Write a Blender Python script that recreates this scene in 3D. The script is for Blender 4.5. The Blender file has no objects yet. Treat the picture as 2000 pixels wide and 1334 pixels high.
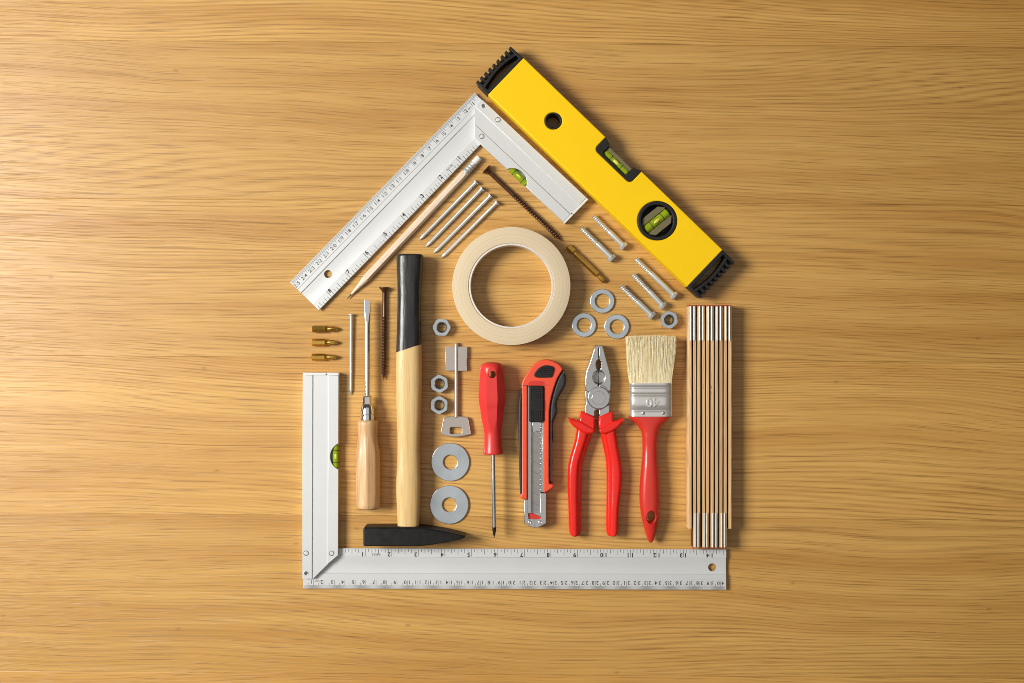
import bpy, bmesh, math, random
from mathutils import Vector, Matrix

random.seed(7)
sc = bpy.context.scene
C = sc.collection
PI = math.pi
R = math.radians

# ------------------------------------------------------------------ camera, light, exposure
H = 1.15                 # camera height over the table (m)
S = 0.000486             # metres on the table per photo pixel (2000 px wide)
cam_d = bpy.data.cameras.new('camera')
cam_d.sensor_width = 36.0
cam_d.lens = 36.0 * H / (2000 * S)
cam_d.clip_end = 20.0
cam = bpy.data.objects.new('camera', cam_d)
cam.location = (0, 0, H)
C.objects.link(cam)
sc.camera = cam

w = bpy.data.worlds.new('World')
sc.world = w
w.use_nodes = True
bg = w.node_tree.nodes['Background']
bg.inputs['Color'].default_value = (1.0, 0.82, 0.60, 1)
bg.inputs['Strength'].default_value = 0.085


def area(name, loc, target, sx, sy, power, col):
    d = bpy.data.lights.new(name, 'AREA')
    d.shape = 'RECTANGLE'
    d.size, d.size_y = sx, sy
    d.energy = power
    d.color = col
    o = bpy.data.objects.new(name, d)
    o.location = loc
    o.rotation_euler = (Vector(target) - Vector(loc)).to_track_quat('-Z', 'Y').to_euler()
    C.objects.link(o)
    return o


key = area('key_softbox', (-1.68, 0.27, 1.58), (-0.08, 0.0, 0), 0.82, 0.82, 13.3, (1.0, 0.97, 0.92))
key.data.spread = R(75)          # softbox with a grid: light narrows towards the table's far side
area('added_overhead_fill', (0.0, 0.15, 2.3), (0, 0, 0), 2.2, 2.2, 8.0, (0.97, 0.98, 1.0))  # unseen area light, added to brighten flat metal and fill shadows

sc.view_settings.view_transform = 'Standard'
sc.view_settings.look = 'None'
sc.view_settings.exposure = 0.0
sc.view_settings.gamma = 1.0
sc.view_settings.use_curve_mapping = False
sc.cycles.use_denoising = True
sc.cycles.max_bounces = 8
sc.cycles.filter_width = 0.9


# ------------------------------------------------------------------ material helpers
class NT:
    def __init__(self, name):
        self.m = bpy.data.materials.new(name)
        self.m.use_nodes = True
        self.t = self.m.node_tree
        self.b = self.t.nodes['Principled BSDF']

    def n(self, kind, **kw):
        nd = self.t.nodes.new('ShaderNode' + kind)
        for k, v in kw.items():
            setattr(nd, k, v)
        return nd

    def l(self, a, b):
        self.t.links.new(a, b)

    def noise(self, vec, scale, detail=2.0, rough=0.5, dist=0.0):
        mp = self.n('Mapping')
        mp.inputs['Scale'].default_value = scale
        self.l(vec, mp.inputs['Vector'])
        nz = self.n('TexNoise')
        nz.inputs['Scale'].default_value = 1.0
        nz.inputs['Detail'].default_value = detail
        nz.inputs['Roughness'].default_value = rough
        nz.inputs['Distortion'].default_value = dist
        self.l(mp.outputs[0], nz.inputs['Vector'])
        return nz.outputs['Fac']

    def ramp(self, fac, stops):
        r = self.n('ValToRGB')
        e = r.color_ramp.elements
        e[0].position, e[0].color = stops[0][0], tuple(stops[0][1]) + (1,)
        e[1].position, e[1].color = stops[-1][0], tuple(stops[-1][1]) + (1,)
        for p, c in stops[1:-1]:
            q = e.new(p)
            q.color = tuple(c) + (1,)
        self.l(fac, r.inputs[0])
        return r.outputs[0]

    def mix(self, fac, a, b, mode='MIX'):
        m = self.n('MixRGB', blend_type=mode)
        for s, v in ((m.inputs[0], fac), (m.inputs[1], a), (m.inputs[2], b)):
            if hasattr(v, 'is_linked') or hasattr(v, 'links'):
                self.l(v, s)
            elif isinstance(v, (int, float)):
                s.default_value = v
            else:
                s.default_value = tuple(v) + (1,)
        return m.outputs[0]

    def math(self, op, a, b=0.0, clamp=False):
        m = self.n('Math', operation=op)
        m.use_clamp = clamp
        for s, v in ((m.inputs[0], a), (m.inputs[1], b)):
            if hasattr(v, 'links'):
                self.l(v, s)
            else:
                s.default_value = v
        return m.outputs[0]

    def bump(self, h, strength, dist):
        b = self.n('Bump')
        b.inputs['Strength'].default_value = strength
        b.inputs['Distance'].default_value = dist
        self.l(h, b.inputs['Height'])
        self.l(b.outputs[0], self.b.inputs['Normal'])

    def coords(self):
        tc = self.n('TexCoord')
        return tc.outputs['Object']

    def put(self, **kw):
        for k, v in kw.items():
            s = self.b.inputs[k.replace('_', ' ')]
            if hasattr(v, 'links'):
                self.l(v, s)
            elif isinstance(v, tuple) and len(v) == 3:
                s.default_value = v + (1,)
            else:
                s.default_value = v
        return self.m


def simple(name, col, rough=0.4, metal=0.0, var=0.12, nscale=120.0, rvar=0.12, bump=0.0, **kw):
    """painted / plastic / metal surface with slight mottling in tone and gloss"""
    t = NT(name)
    co = t.coords()
    n1 = t.noise(co, (nscale,) * 3, 4.0, 0.6)
    n2 = t.noise(co, (nscale * 7,) * 3, 2.0, 0.6)
    lo = tuple(c * (1 - var) for c in col)
    hi = tuple(min(1, c * (1 + var)) for c in col)
    t.put(Base_Color=t.ramp(n1, [(0.3, lo), (0.7, hi)]), Metallic=metal)
    rr = t.math('ADD', t.math('MULTIPLY', t.math('SUBTRACT', n2, 0.5), rvar * 2), rough)
    t.put(Roughness=rr)
    if bump:
        t.bump(n2, 0.5, bump)
    t.put(**kw)
    return t.m


def wood(name, light, mid, dark, axis='x', rough=0.42, pore=0.6, band=1.0, freq=1.0, per_object=False, tilt=0.0, bumpd=0.00012, spec=0.5, pin=False):
    t = NT(name)
    co = t.coords()
    mp = t.n('Mapping')
    mp.inputs['Rotation'].default_value = (0, 0, (0 if axis == 'x' else PI / 2) + tilt)
    t.l(co, mp.inputs['Vector'])
    v = mp.outputs[0]
    if per_object:
        oi = t.n('ObjectInfo')
        off = t.math('MULTIPLY', oi.outputs['Random'], 37.0)
        cb = t.n('CombineXYZ')
        t.l(off, cb.inputs[0]); t.l(off, cb.inputs[2])
        va = t.n('VectorMath', operation='ADD')
        t.l(v, va.inputs[0]); t.l(cb.outputs[0], va.inputs[1])
        v = va.outputs[0]
    # let the grain wander
    wv = t.noise(v, (2.6 * freq, 8 * freq, 5), 2.0, 0.5)
    wv2 = t.noise(v, (7 * freq, 40 * freq, 5), 2.0, 0.5)
    sh = t.math('ADD', t.math('MULTIPLY', t.math('SUBTRACT', wv, 0.5), 0.026 / freq),
                t.math('MULTIPLY', t.math('SUBTRACT', wv2, 0.5), 0.0014 / freq))
    cb2 = t.n('CombineXYZ')
    t.l(sh, cb2.inputs[1])
    va2 = t.n('VectorMath', operation='ADD')
    t.l(v, va2.inputs[0]); t.l(cb2.outputs[0], va2.inputs[1])
    g = va2.outputs[0]
    b1 = t.noise(g, (1.6 * freq, 40 * freq, 3), 3.0, 0.6, 0.2)      # broad figure
    zone = t.ramp(t.noise(g, (1.1 * freq, 13 * freq, 3), 1.0, 0.5), [(0.36, (0.15,) * 3), (0.62, (1, 1, 1))])
    cn = t.noise(g, (1.3 * freq, 9 * freq, 3), 1.0, 0.4)            # bends the growth rings into arches
    sp = t.n('SeparateXYZ')
    t.l(g, sp.inputs[0])
    ph = t.math('ADD', t.math('MULTIPLY', sp.outputs[1], 6.2832 / 0.0038 * freq), t.math('MULTIPLY', cn, 6.2832 * 26.0))
    rn = t.noise(g, (4 * freq, 260 * freq, 3), 3.0, 0.65)
    ph = t.math('ADD', ph, t.math('MULTIPLY', rn, 9.0))
    ring = t.math('MULTIPLY', t.math('ADD', t.math('SINE', ph), 1.0), 0.5)
    ring = t.math('POWER', ring, 1.8)
    f1 = t.noise(g, (3 * freq, 900 * freq, 3), 3.0, 0.7)            # fine fibre
    p1 = t.noise(g, (5 * freq, 1000 * freq, 3), 2.0, 0.6)           # long pores
    p2 = t.noise(g, (15 * freq, 1500 * freq, 3), 1.0, 0.5)          # short dark pores
    mid2 = tuple(a * 0.55 + b * 0.45 for a, b in zip(mid, dark))
    col = t.ramp(b1, [(0.34, mid), (0.60, light)])
    ff = t.ramp(f1, [(0.36, (1, 1, 1)), (0.60, (0, 0, 0))])
    col = t.mix(t.math('MULTIPLY', ff, 0.22 * band), col, mid2)
    col = t.mix(t.math('MULTIPLY', t.math('MULTIPLY', ring, zone), 0.52 * band), col, mid2)
    inr = t.math('ADD', t.math('MULTIPLY', ring, 0.75), 0.25)
    pm1 = t.ramp(p1, [(0.51, (0, 0, 0)), (0.66, (1, 1, 1))])
    col = t.mix(t.math('MULTIPLY', t.math('MULTIPLY', pm1, inr), 0.95 * pore), col, mid2)
    pm2 = t.ramp(p2, [(0.575, (0, 0, 0)), (0.64, (1, 1, 1))])
    col = t.mix(t.math('MULTIPLY', t.math('MULTIPLY', pm2, inr), 1.0 * pore), col, dark)
    if pin:                                                         # a few pin knots
        mk = t.n('Mapping')
        mk.inputs['Scale'].default_value = (4.5, 8.5, 1)
        t.l(g, mk.inputs['Vector'])
        vo = t.n('TexVoronoi', voronoi_dimensions='2D')
        vo.inputs['Scale'].default_value = 1.0
        t.l(mk.outputs[0], vo.inputs['Vector'])
        kn = t.ramp(vo.outputs['Distance'], [(0.004, (1, 1, 1)), (0.016, (0, 0, 0))])
        col = t.mix(t.math('MULTIPLY', kn, 0.4), col, dark)
    if per_object:
        tone = t.n('SeparateColor')
        t.l(oi.outputs['Color'], tone.inputs[0])
        tone = tone.outputs[0]
        hs = t.n('HueSaturation')
        t.l(tone, hs.inputs['Value'])
        t.l(col, hs.inputs['Color'])
        col = hs.outputs[0]
    t.put(Base_Color=col)
    t.put(Roughness=t.math('ADD', t.math('MULTIPLY', pm1, 0.06), rough))
    hh = t.math('ADD', t.math('MULTIPLY', pm1, -0.5), t.math('MULTIPLY', pm2, -1.0))
    t.bump(hh, 0.6, bumpd)
    t.put(Specular_IOR_Level=spec)
    return t.m


M = {}
M['oak'] = wood('oak', (0.67, 0.385, 0.100), (0.53, 0.266, 0.054), (0.19, 0.075, 0.014), 'x', 0.38, 0.54, 1.0, 1.0, True, R(1.2), spec=0.66, pin=True)
M['ash'] = wood('ash_handle', (0.80, 0.57, 0.26), (0.70, 0.46, 0.175), (0.45, 0.26, 0.09), 'y', 0.36, 0.35, 0.6, 2.0)
M['beech'] = wood('beech_handle', (0.80, 0.53, 0.29), (0.66, 0.38, 0.17), (0.36, 0.16, 0.06), 'y', 0.30, 0.5, 1.0, 2.4)
M['pencil'] = wood('pencil_wood', (0.88, 0.75, 0.60), (0.80, 0.65, 0.49), (0.5, 0.32, 0.18), 'x', 0.5, 0.4, 0.6, 3.0)
M['slat'] = wood('slat_wood', (0.80, 0.54, 0.28), (0.66, 0.39, 0.175), (0.38, 0.18, 0.07), 'y', 0.45, 0.4, 1.0, 2.0, True)
def brushed(name, col, rough, metal):
    t = NT(name)
    co = t.coords()
    n1 = t.noise(co, (14, 14, 14), 3, 0.6)
    n2 = t.noise(co, (40, 2600, 40), 2, 0.6)
    n3 = t.noise(co, (900, 60, 900), 3, 0.8, 2.0)
    c1 = t.ramp(n1, [(0.3, tuple(c * 0.965 for c in col)), (0.7, tuple(min(1, c * 1.02) for c in col))])
    sc1 = t.ramp(n3, [(0.72, (0, 0, 0)), (0.80, (1, 1, 1))])
    c1 = t.mix(t.math('MULTIPLY', sc1, 0.35), c1, tuple(c * 0.7 for c in col))
    t.put(Base_Color=c1, Metallic=metal)
    t.put(Roughness=t.math('ADD', t.math('MULTIPLY', n2, 0.14), rough - 0.07))
    return t.m


M['alu'] = brushed('anodised_aluminium', (0.685, 0.70, 0.70), 0.42, 0.28)
M['gap_shade'] = simple('painted_gap_shade', (0.045, 0.014, 0.007), 0.5, 0, 0.2)  # shade of the gaps, painted as dark brown on the slats' facing sides
M['alu_edge'] = simple('aluminium_bright', (0.78, 0.79, 0.79), 0.35, 0.5, 0.03, 60, 0.06)
M['white_cap'] = simple('grey_white_plastic', (0.74, 0.75, 0.73), 0.5, 0, 0.03)
M['ink'] = simple('black_print', (0.02, 0.02, 0.022), 0.6, 0, 0.1)
M['ink_grey'] = simple('grey_print', (0.05, 0.05, 0.053), 0.6, 0, 0.1)
M['yellow'] = simple('yellow_paint', (0.94, 0.60, 0.001), 0.40, 0, 0.015, 40, 0.07, 0.00001, Specular_IOR_Level=0.3)
M['black'] = simple('black_plastic', (0.014, 0.014, 0.014), 0.5, 0, 0.2, 200, 0.1, Specular_IOR_Level=0.3)
M['black_gloss'] = simple('black_gloss_plastic', (0.03, 0.03, 0.03), 0.18, 0, 0.2, 200, 0.05)
M['rubber'] = simple('black_rubber', (0.028, 0.029, 0.03), 0.6, 0, 0.25, 300, 0.1, 0.00004)
M['zinc'] = simple('zinc_plate', (0.60, 0.65, 0.675), 0.27, 0.88, 0.12, 35, 0.06)
M['zinc_bright'] = simple('zinc_bright', (0.68, 0.715, 0.72), 0.32, 0.6, 0.04, 90, 0.03)
M['steel'] = simple('polished_steel', (0.58, 0.57, 0.555), 0.20, 0.92, 0.05, 40, 0.03)
M['steel_dark'] = simple('dark_steel', (0.22, 0.21, 0.20), 0.35, 0.9, 0.15, 200, 0.1)
M['blade'] = simple('blade_steel', (0.40, 0.38, 0.355), 0.36, 0.8, 0.06, 100, 0.1)
M['nickel'] = simple('nickel_key', (0.50, 0.455, 0.41), 0.32, 0.6, 0.03, 80, 0.04)
M['chrome'] = simple('chrome', (0.80, 0.79, 0.77), 0.10, 1.0, 0.03, 100, 0.05)
M['tin'] = simple('tin_ferrule', (0.74, 0.715, 0.68), 0.22, 0.65, 0.03, 60, 0.03)
M['hinge'] = simple('hinge_plate_metal', (0.78, 0.75, 0.67), 0.32, 0.45, 0.05, 120, 0.06)
M['gold'] = simple('gold_titanium', (0.62, 0.36, 0.07), 0.28, 0.9, 0.12, 300, 0.1)
M['bronze'] = simple('brown_screw_coating', (0.13, 0.062, 0.035), 0.3, 0.65, 0.25, 400, 0.12)
M['red'] = simple('red_plastic', (0.70, 0.040, 0.035), 0.33, 0, 0.05, 60, 0.06)
M['red_gloss'] = simple('red_dipped_vinyl', (0.78, 0.018, 0.010), 0.22, 0, 0.04, 60, 0.06)
M['red_orange'] = simple('orange_red_plastic', (0.80, 0.085, 0.035), 0.38, 0, 0.04, 60, 0.06)
M['red_paint'] = simple('red_lacquer', (0.62, 0.035, 0.022), 0.25, 0, 0.05, 60, 0.06)
M['red_tip'] = simple('red_tip_paint', (0.42, 0.06, 0.03), 0.5, 0, 0.2, 300)
M['lead'] = simple('graphite', (0.04, 0.038, 0.036), 0.35, 0.3, 0.2)
M['eraser'] = simple('white_eraser', (0.80, 0.78, 0.74), 0.7, 0, 0.04)
M['iron'] = simple('black_forged_iron', (0.012, 0.0115, 0.011), 0.5, 0.0, 0.4, 150, 0.15, 0.00006, Specular_IOR_Level=0.25)
M['worn_iron'] = simple('worn_iron', (0.11, 0.105, 0.10), 0.38, 0.6, 0.6, 500, 0.2)
M['core'] = simple('card_core', (0.72, 0.66, 0.60), 0.7, 0, 0.06, 100)
M['core_in'] = simple('card_core_grey', (0.50, 0.46, 0.42), 0.75, 0, 0.06, 100)
M['bubble'] = simple('vial_bubble', (0.66, 0.64, 0.10), 0.1, 0, 0.05)
M['bubble_rim'] = simple('vial_bubble_rim', (0.12, 0.17, 0.008), 0.1, 0, 0.05)
M['green'] = simple('vial_liquid', (0.33, 0.44, 0.012), 0.08, 0, 0.05, 60, 0.02, Transmission_Weight=0.25, IOR=1.35)
M['clear'] = simple('clear_acrylic', (0.42, 0.37, 0.20), 0.05, 0, 0.0, 60, 0.0, Transmission_Weight=0.6, IOR=1.15)


def black_lacquer():
    t = NT('black_lacquer_on_wood')
    co = t.coords()
    n = t.noise(co, (260, 28, 260), 3, 0.6)
    t.put(Base_Color=t.ramp(n, [(0.3, (0.012, 0.012, 0.012)), (0.75, (0.035, 0.034, 0.032))]))
    t.put(Roughness=t.math('ADD', t.math('MULTIPLY', n, 0.3), 0.16))
    t.bump(n, 0.8, 0.00035)
    return t.m


M['lacquer'] = black_lacquer()


def tape_paper():
    t = NT('masking_tape_edge')
    co = t.coords()
    sx = t.n('SeparateXYZ')
    t.l(co, sx.inputs[0])
    r = t.math('SQRT', t.math('ADD', t.math('POWER', sx.outputs[0], 2), t.math('POWER', sx.outputs[1], 2)))
    cb = t.n('CombineXYZ')
    t.l(r, cb.inputs[0])
    n1 = t.noise(cb.outputs[0], (1400, 1, 1), 3, 0.7)
    n2 = t.noise(co, (70, 70, 70), 3, 0.6)
    col = t.ramp(n1, [(0.36, (0.56, 0.44, 0.275)), (0.62, (0.75, 0.63, 0.435))])
    col = t.mix(t.math('MULTIPLY', n2, 0.25), col, (0.77, 0.66, 0.475))
    t.put(Base_Color=col, Roughness=0.8)
    t.bump(n1, 0.5, 0.0002)
    return t.m


M['tape'] = tape_paper()


def bristle_mat():
    t = NT('hog_bristle')
    co = t.coords()
    n = t.noise(co, (1500, 12, 900), 2, 0.6)
    n2 = t.noise(co, (260, 10, 100), 2, 0.6)
    col = t.ramp(n, [(0.3, (0.74, 0.57, 0.26)), (0.48, (0.92, 0.79, 0.47)), (0.70, (0.97, 0.92, 0.72))])
    col = t.mix(t.math('MULTIPLY', n2, 0.35), col, (0.88, 0.80, 0.58))
    t.put(Base_Color=col, Roughness=0.5)
    return t.m


M['bristle'] = bristle_mat()


# ------------------------------------------------------------------ object helpers
class Thing:
    """an Empty at the thing's base; meshes are given in photo pixels (x right, y down) or in a local axis frame"""

    def __init__(self, name, label, cat, anchor, angle=0.0, zref=0.0, group=None):
        self.s = S * (H - zref) / H
        self.a = anchor
        o = bpy.data.objects.new(name, None)
        o.empty_display_size = 0.01
        o.location = ((anchor[0] - 1000) * self.s, (667 - anchor[1]) * self.s, 0)
        o.rotation_euler = (0, 0, angle)
        o['label'] = label
        o['category'] = cat
        if group:
            o['group'] = group
        C.objects.link(o)
        self.o = o

    def p(self, x, y):
        return ((x - self.a[0]) * self.s, (self.a[1] - y) * self.s)

    def pts(self, seq):
        return [self.p(x, y) for x, y in seq]


def link(name, me, mat, parent, label=None, angle=35):
    o = bpy.data.objects.new(name, me)
    if mat is not None:
        me.materials.clear()
        me.materials.append(M[mat] if isinstance(mat, str) else mat)
    C.objects.link(o)
    o.parent = parent.o if isinstance(parent, Thing) else parent
    if label:
        o['label'] = label
    if angle is not None and len(me.polygons):
        me.polygons.foreach_set('use_smooth', [True] * len(me.polygons))
        me.set_sharp_from_angle(angle=R(angle))
        if 'flat' in me:      # broad level faces keep a true flat normal
            me.polygons.foreach_set('use_smooth', [abs(p.normal.z) < 0.9999 for p in me.polygons])
    me.update()
    return o


def stuff(o):
    o['kind'] = 'stuff'
    return o


def mesh_of(bm, name='m'):
    me = bpy.data.meshes.new(name)
    bmesh.ops.recalc_face_normals(bm, faces=bm.faces)
    bm.to_mesh(me)
    bm.free()
    return me


def prism(contour, z0, z1, bev=0.0, holes=(), res=2):
    """filled outline (with holes) extruded from z0 to z1 with rounded edges"""
    cu = bpy.data.curves.new('c', 'CURVE')
    cu.dimensions = '2D'
    cu.fill_mode = 'BOTH'
    cu.extrude = max((z1 - z0) / 2 - bev, 1e-6)
    cu.bevel_depth = bev
    cu.bevel_resolution = res
    cu.offset = -bev
    for loop in [contour] + list(holes):
        sp = cu.splines.new('POLY')
        sp.points.add(len(loop) - 1)
        for q, (x, y) in zip(sp.points, loop):
            q.co = (x, y, 0, 1)
        sp.use_cyclic_u = True
    ob = bpy.data.objects.new('c', cu)
    C.objects.link(ob)
    bpy.context.view_layer.update()
    me = bpy.data.meshes.new_from_object(ob.evaluated_get(bpy.context.evaluated_depsgraph_get()))
    bpy.data.objects.remove(ob)
    bpy.data.curves.remove(cu)
    me.transform(Matrix.Translation((0, 0, (z0 + z1) / 2)))
    me['flat'] = 1
    return me


def circle(cx, cy, r, n=40, a0=0.0, ry=None):
    return [(cx + r * math.cos(a0 + 2 * PI * i / n), cy + (ry or r) * math.sin(a0 + 2 * PI * i / n)) for i in range(n)]


def rrect(x0, y0, x1, y1, r, n=5):
    out = []
    for cx, cy, a in ((x1 - r, y1 - r, 0), (x0 + r, y1 - r, 90), (x0 + r, y0 + r, 180), (x1 - r, y0 + r, 270)):
        for i in range(n + 1):
            t = R(a + 90 * i / n)
            out.append((cx + r * math.cos(t), cy + r * math.sin(t)))
    return out


def spline(pts, k=6, closed=True):
    """Catmull-Rom through the points"""
    out = []
    n = len(pts)
    for i in range(n if closed else n - 1):
        p0, p1, p2, p3 = (pts[(i - 1) % n] if closed or i > 0 else pts[0], pts[i], pts[(i + 1) % n],
                          pts[(i + 2) % n] if closed or i + 2 < n else pts[-1])
        for j in range(k):
            t = j / k
            out.append(tuple(0.5 * (2 * b + (c - a) * t + (2 * a - 5 * b + 4 * c - d) * t * t + (3 * b - a - 3 * c + d) * t ** 3)
                             for a, b, c, d in zip(p0, p1, p2, p3)))
    if not closed:
        out.append(pts[-1])
    return out


def loft(rings, cap=True):
    bm = bmesh.new()
    vs = [[bm.verts.new(p) for p in r] for r in rings]
    n = len(rings[0])
    for a, b in zip(vs, vs[1:]):
        for i in range(n):
            bm.faces.new((a[i], a[(i + 1) % n], b[(i + 1) % n], b[i]))
    if cap:
        bm.faces.new(vs[0])
        bm.faces.new(vs[-1])
    return mesh_of(bm)


def sring(t, c, cz, hw, hz, e=2.0, n=28, axis='y'):
    """superellipse ring at position t along axis; c = centre across, cz = centre height"""
    out = []
    for i in range(n):
        a = 2 * PI * i / n
        ca, sa = math.cos(a), math.sin(a)
        u = c + hw * math.copysign(abs(ca) ** (2 / e), ca)
        z = cz + hz * math.copysign(abs(sa) ** (2 / e), sa)
        out.append((u, t, z) if axis == 'y' else (t, u, z))
    return out


def flatring(t, c, cz, r, nf, f, n=48, axis='y', a0=0.0):
    """round ring with nf flats; f = flat distance / radius"""
    out = []
    for i in range(n):
        a = 2 * PI * i / n
        d = ((a - a0 + PI / nf) % (2 * PI / nf)) - PI / nf
        rr = min(r, f * r / math.cos(d))
        u, z = c + rr * math.cos(a), cz + rr * math.sin(a)
        out.append((u, t, z) if axis == 'y' else (t, u, z))
    return out


def lathe(prof, cz, axis='x', n=24, c=0.0):
    rings = [sring(t, c, cz, max(r, 1e-6), max(r, 1e-6), 2.0, n, axis) for t, r in prof]
    return loft(rings)


def box(x0, y0, z0, x1, y1, z1, bev=0.0):
    bm = bmesh.new()
    bmesh.ops.create_cube(bm, size=1.0)
    for v in bm.verts:
        v.co = Vector(((x0 + x1) / 2 + v.co.x * (x1 - x0), (y0 + y1) / 2 + v.co.y * (y1 - y0), (z0 + z1) / 2 + v.co.z * (z1 - z0)))
    if bev:
        bmesh.ops.bevel(bm, geom=bm.edges[:], offset=bev, segments=2, affect='EDGES', profile=0.5)
    me = mesh_of(bm)
    me['flat'] = 1
    return me


def join(meshes):
    bm = bmesh.new()
    for me in meshes:
        bm.from_mesh(me)
        bpy.data.meshes.remove(me)
    me = bpy.data.meshes.new('m')
    bm.to_mesh(me)
    bm.free()
    return me


def thread(t0, t1, r0, r1, pitch, cz, axis='x', n=18, taper=0.0, c=0.0, sharp=0.5, sign=1):
    """helical screw thread between t0 and t1: core radius r0, crest r1; taper = length over which it shrinks to a point at t1"""
    L = abs(t1 - t0)
    d = 1 if t1 > t0 else -1
    steps = int(L / pitch * 7)
    rings = []
    for k in range(steps + 1):
        q = L * k / steps
        sc_ = 1.0
        if taper and q > L - taper:
            sc_ = max(0.04, (L - q) / taper)
        ring = []
        for i in range(n):
            a = 2 * PI * i / n
            ph = (q / pitch - sign * i / n) % 1.0
            tri = max(0.0, 1 - abs(ph - 0.5) / (0.5 * sharp))
            rr = (r0 + (r1 - r0) * tri) * sc_
            u, z = c + rr * math.cos(a), cz + rr * math.sin(a)
            ring.append((t0 + d * q, u, z) if axis == 'x' else (u, t0 + d * q, z))
        rings.append(ring)
    return loft(rings)


def text_mesh(body, size, x, y, z, rot=0.0, bold=0.0, align='CENTER', extrude=0.0, vcenter=True, bev=0.0):
    cu = bpy.data.curves.new('t', 'FONT')
    cu.body = body
    cu.size = size
    cu.align_x = align
    cu.align_y = 'CENTER' if vcenter else 'BOTTOM_BASELINE'
    cu.offset = bold
    cu.extrude = extrude
    cu.resolution_u = 3
    cu.bevel_depth = bev
    ob = bpy.data.objects.new('t', cu)
    C.objects.link(ob)
    bpy.context.view_layer.update()
    me = bpy.data.meshes.new_from_object(ob.evaluated_get(bpy.context.evaluated_depsgraph_get()))
    bpy.data.objects.remove(ob)
    bpy.data.curves.remove(cu)
    me.transform(Matrix.Translation((x, y, z)) @ Matrix.Rotation(rot, 4, 'Z'))
    return me


def dup(th, anchor, angle, label, zref=None):
    """copy a thing with its parts and sub-parts to another place"""
    src = th.o
    c = src.copy()
    C.objects.link(c)
    c['label'] = label
    c.location = ((anchor[0] - 1000) * th.s, (667 - anchor[1]) * th.s, 0)
    c.rotation_euler = (0, 0, angle)
    for ch in list(src.children):
        k = ch.copy()
        C.objects.link(k)
        k.parent = c
        for g in list(ch.children):
            q = g.copy()
            C.objects.link(q)
            q.parent = k
    return c


def aim(a, b):
    """angle (y up) of the direction from photo point a to photo point b, and the length in pixels"""
    dx, dy = b[0] - a[0], a[1] - b[1]
    return math.atan2(dy, dx), math.hypot(dx, dy)


# ------------------------------------------------------------------ the table
top = bpy.data.objects.new('table_top', None)
top['kind'] = 'structure'
top['label'] = 'oak table top of wide boards with horizontal grain'
top.rotation_euler = (0, 0, R(-0.42))
C.objects.link(top)
edges = [-531, -223, 85, 394, 701, 1009, 1318, 1626, 1934]
for i, (a, b) in enumerate(zip(edges, edges[1:])):
    y1, y0 = (667 - a) * S - 0.00005, (667 - b) * S + 0.00005
    hw = (y1 - y0) / 2
    me = box(-0.85, -hw, -0.03, 0.85, hw, 0.0, 0.00022)
    o = link('plank', me, 'oak', top)
    o.location = (random.uniform(-0.02, 0.02), (y0 + y1) / 2, 0)
    o.color = ((1.0, 1.02, 0.93, 0.98, 1.06, 1.0, 1.09, 1.0)[i],) * 3 + (1,)   # each board its own tone


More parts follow.
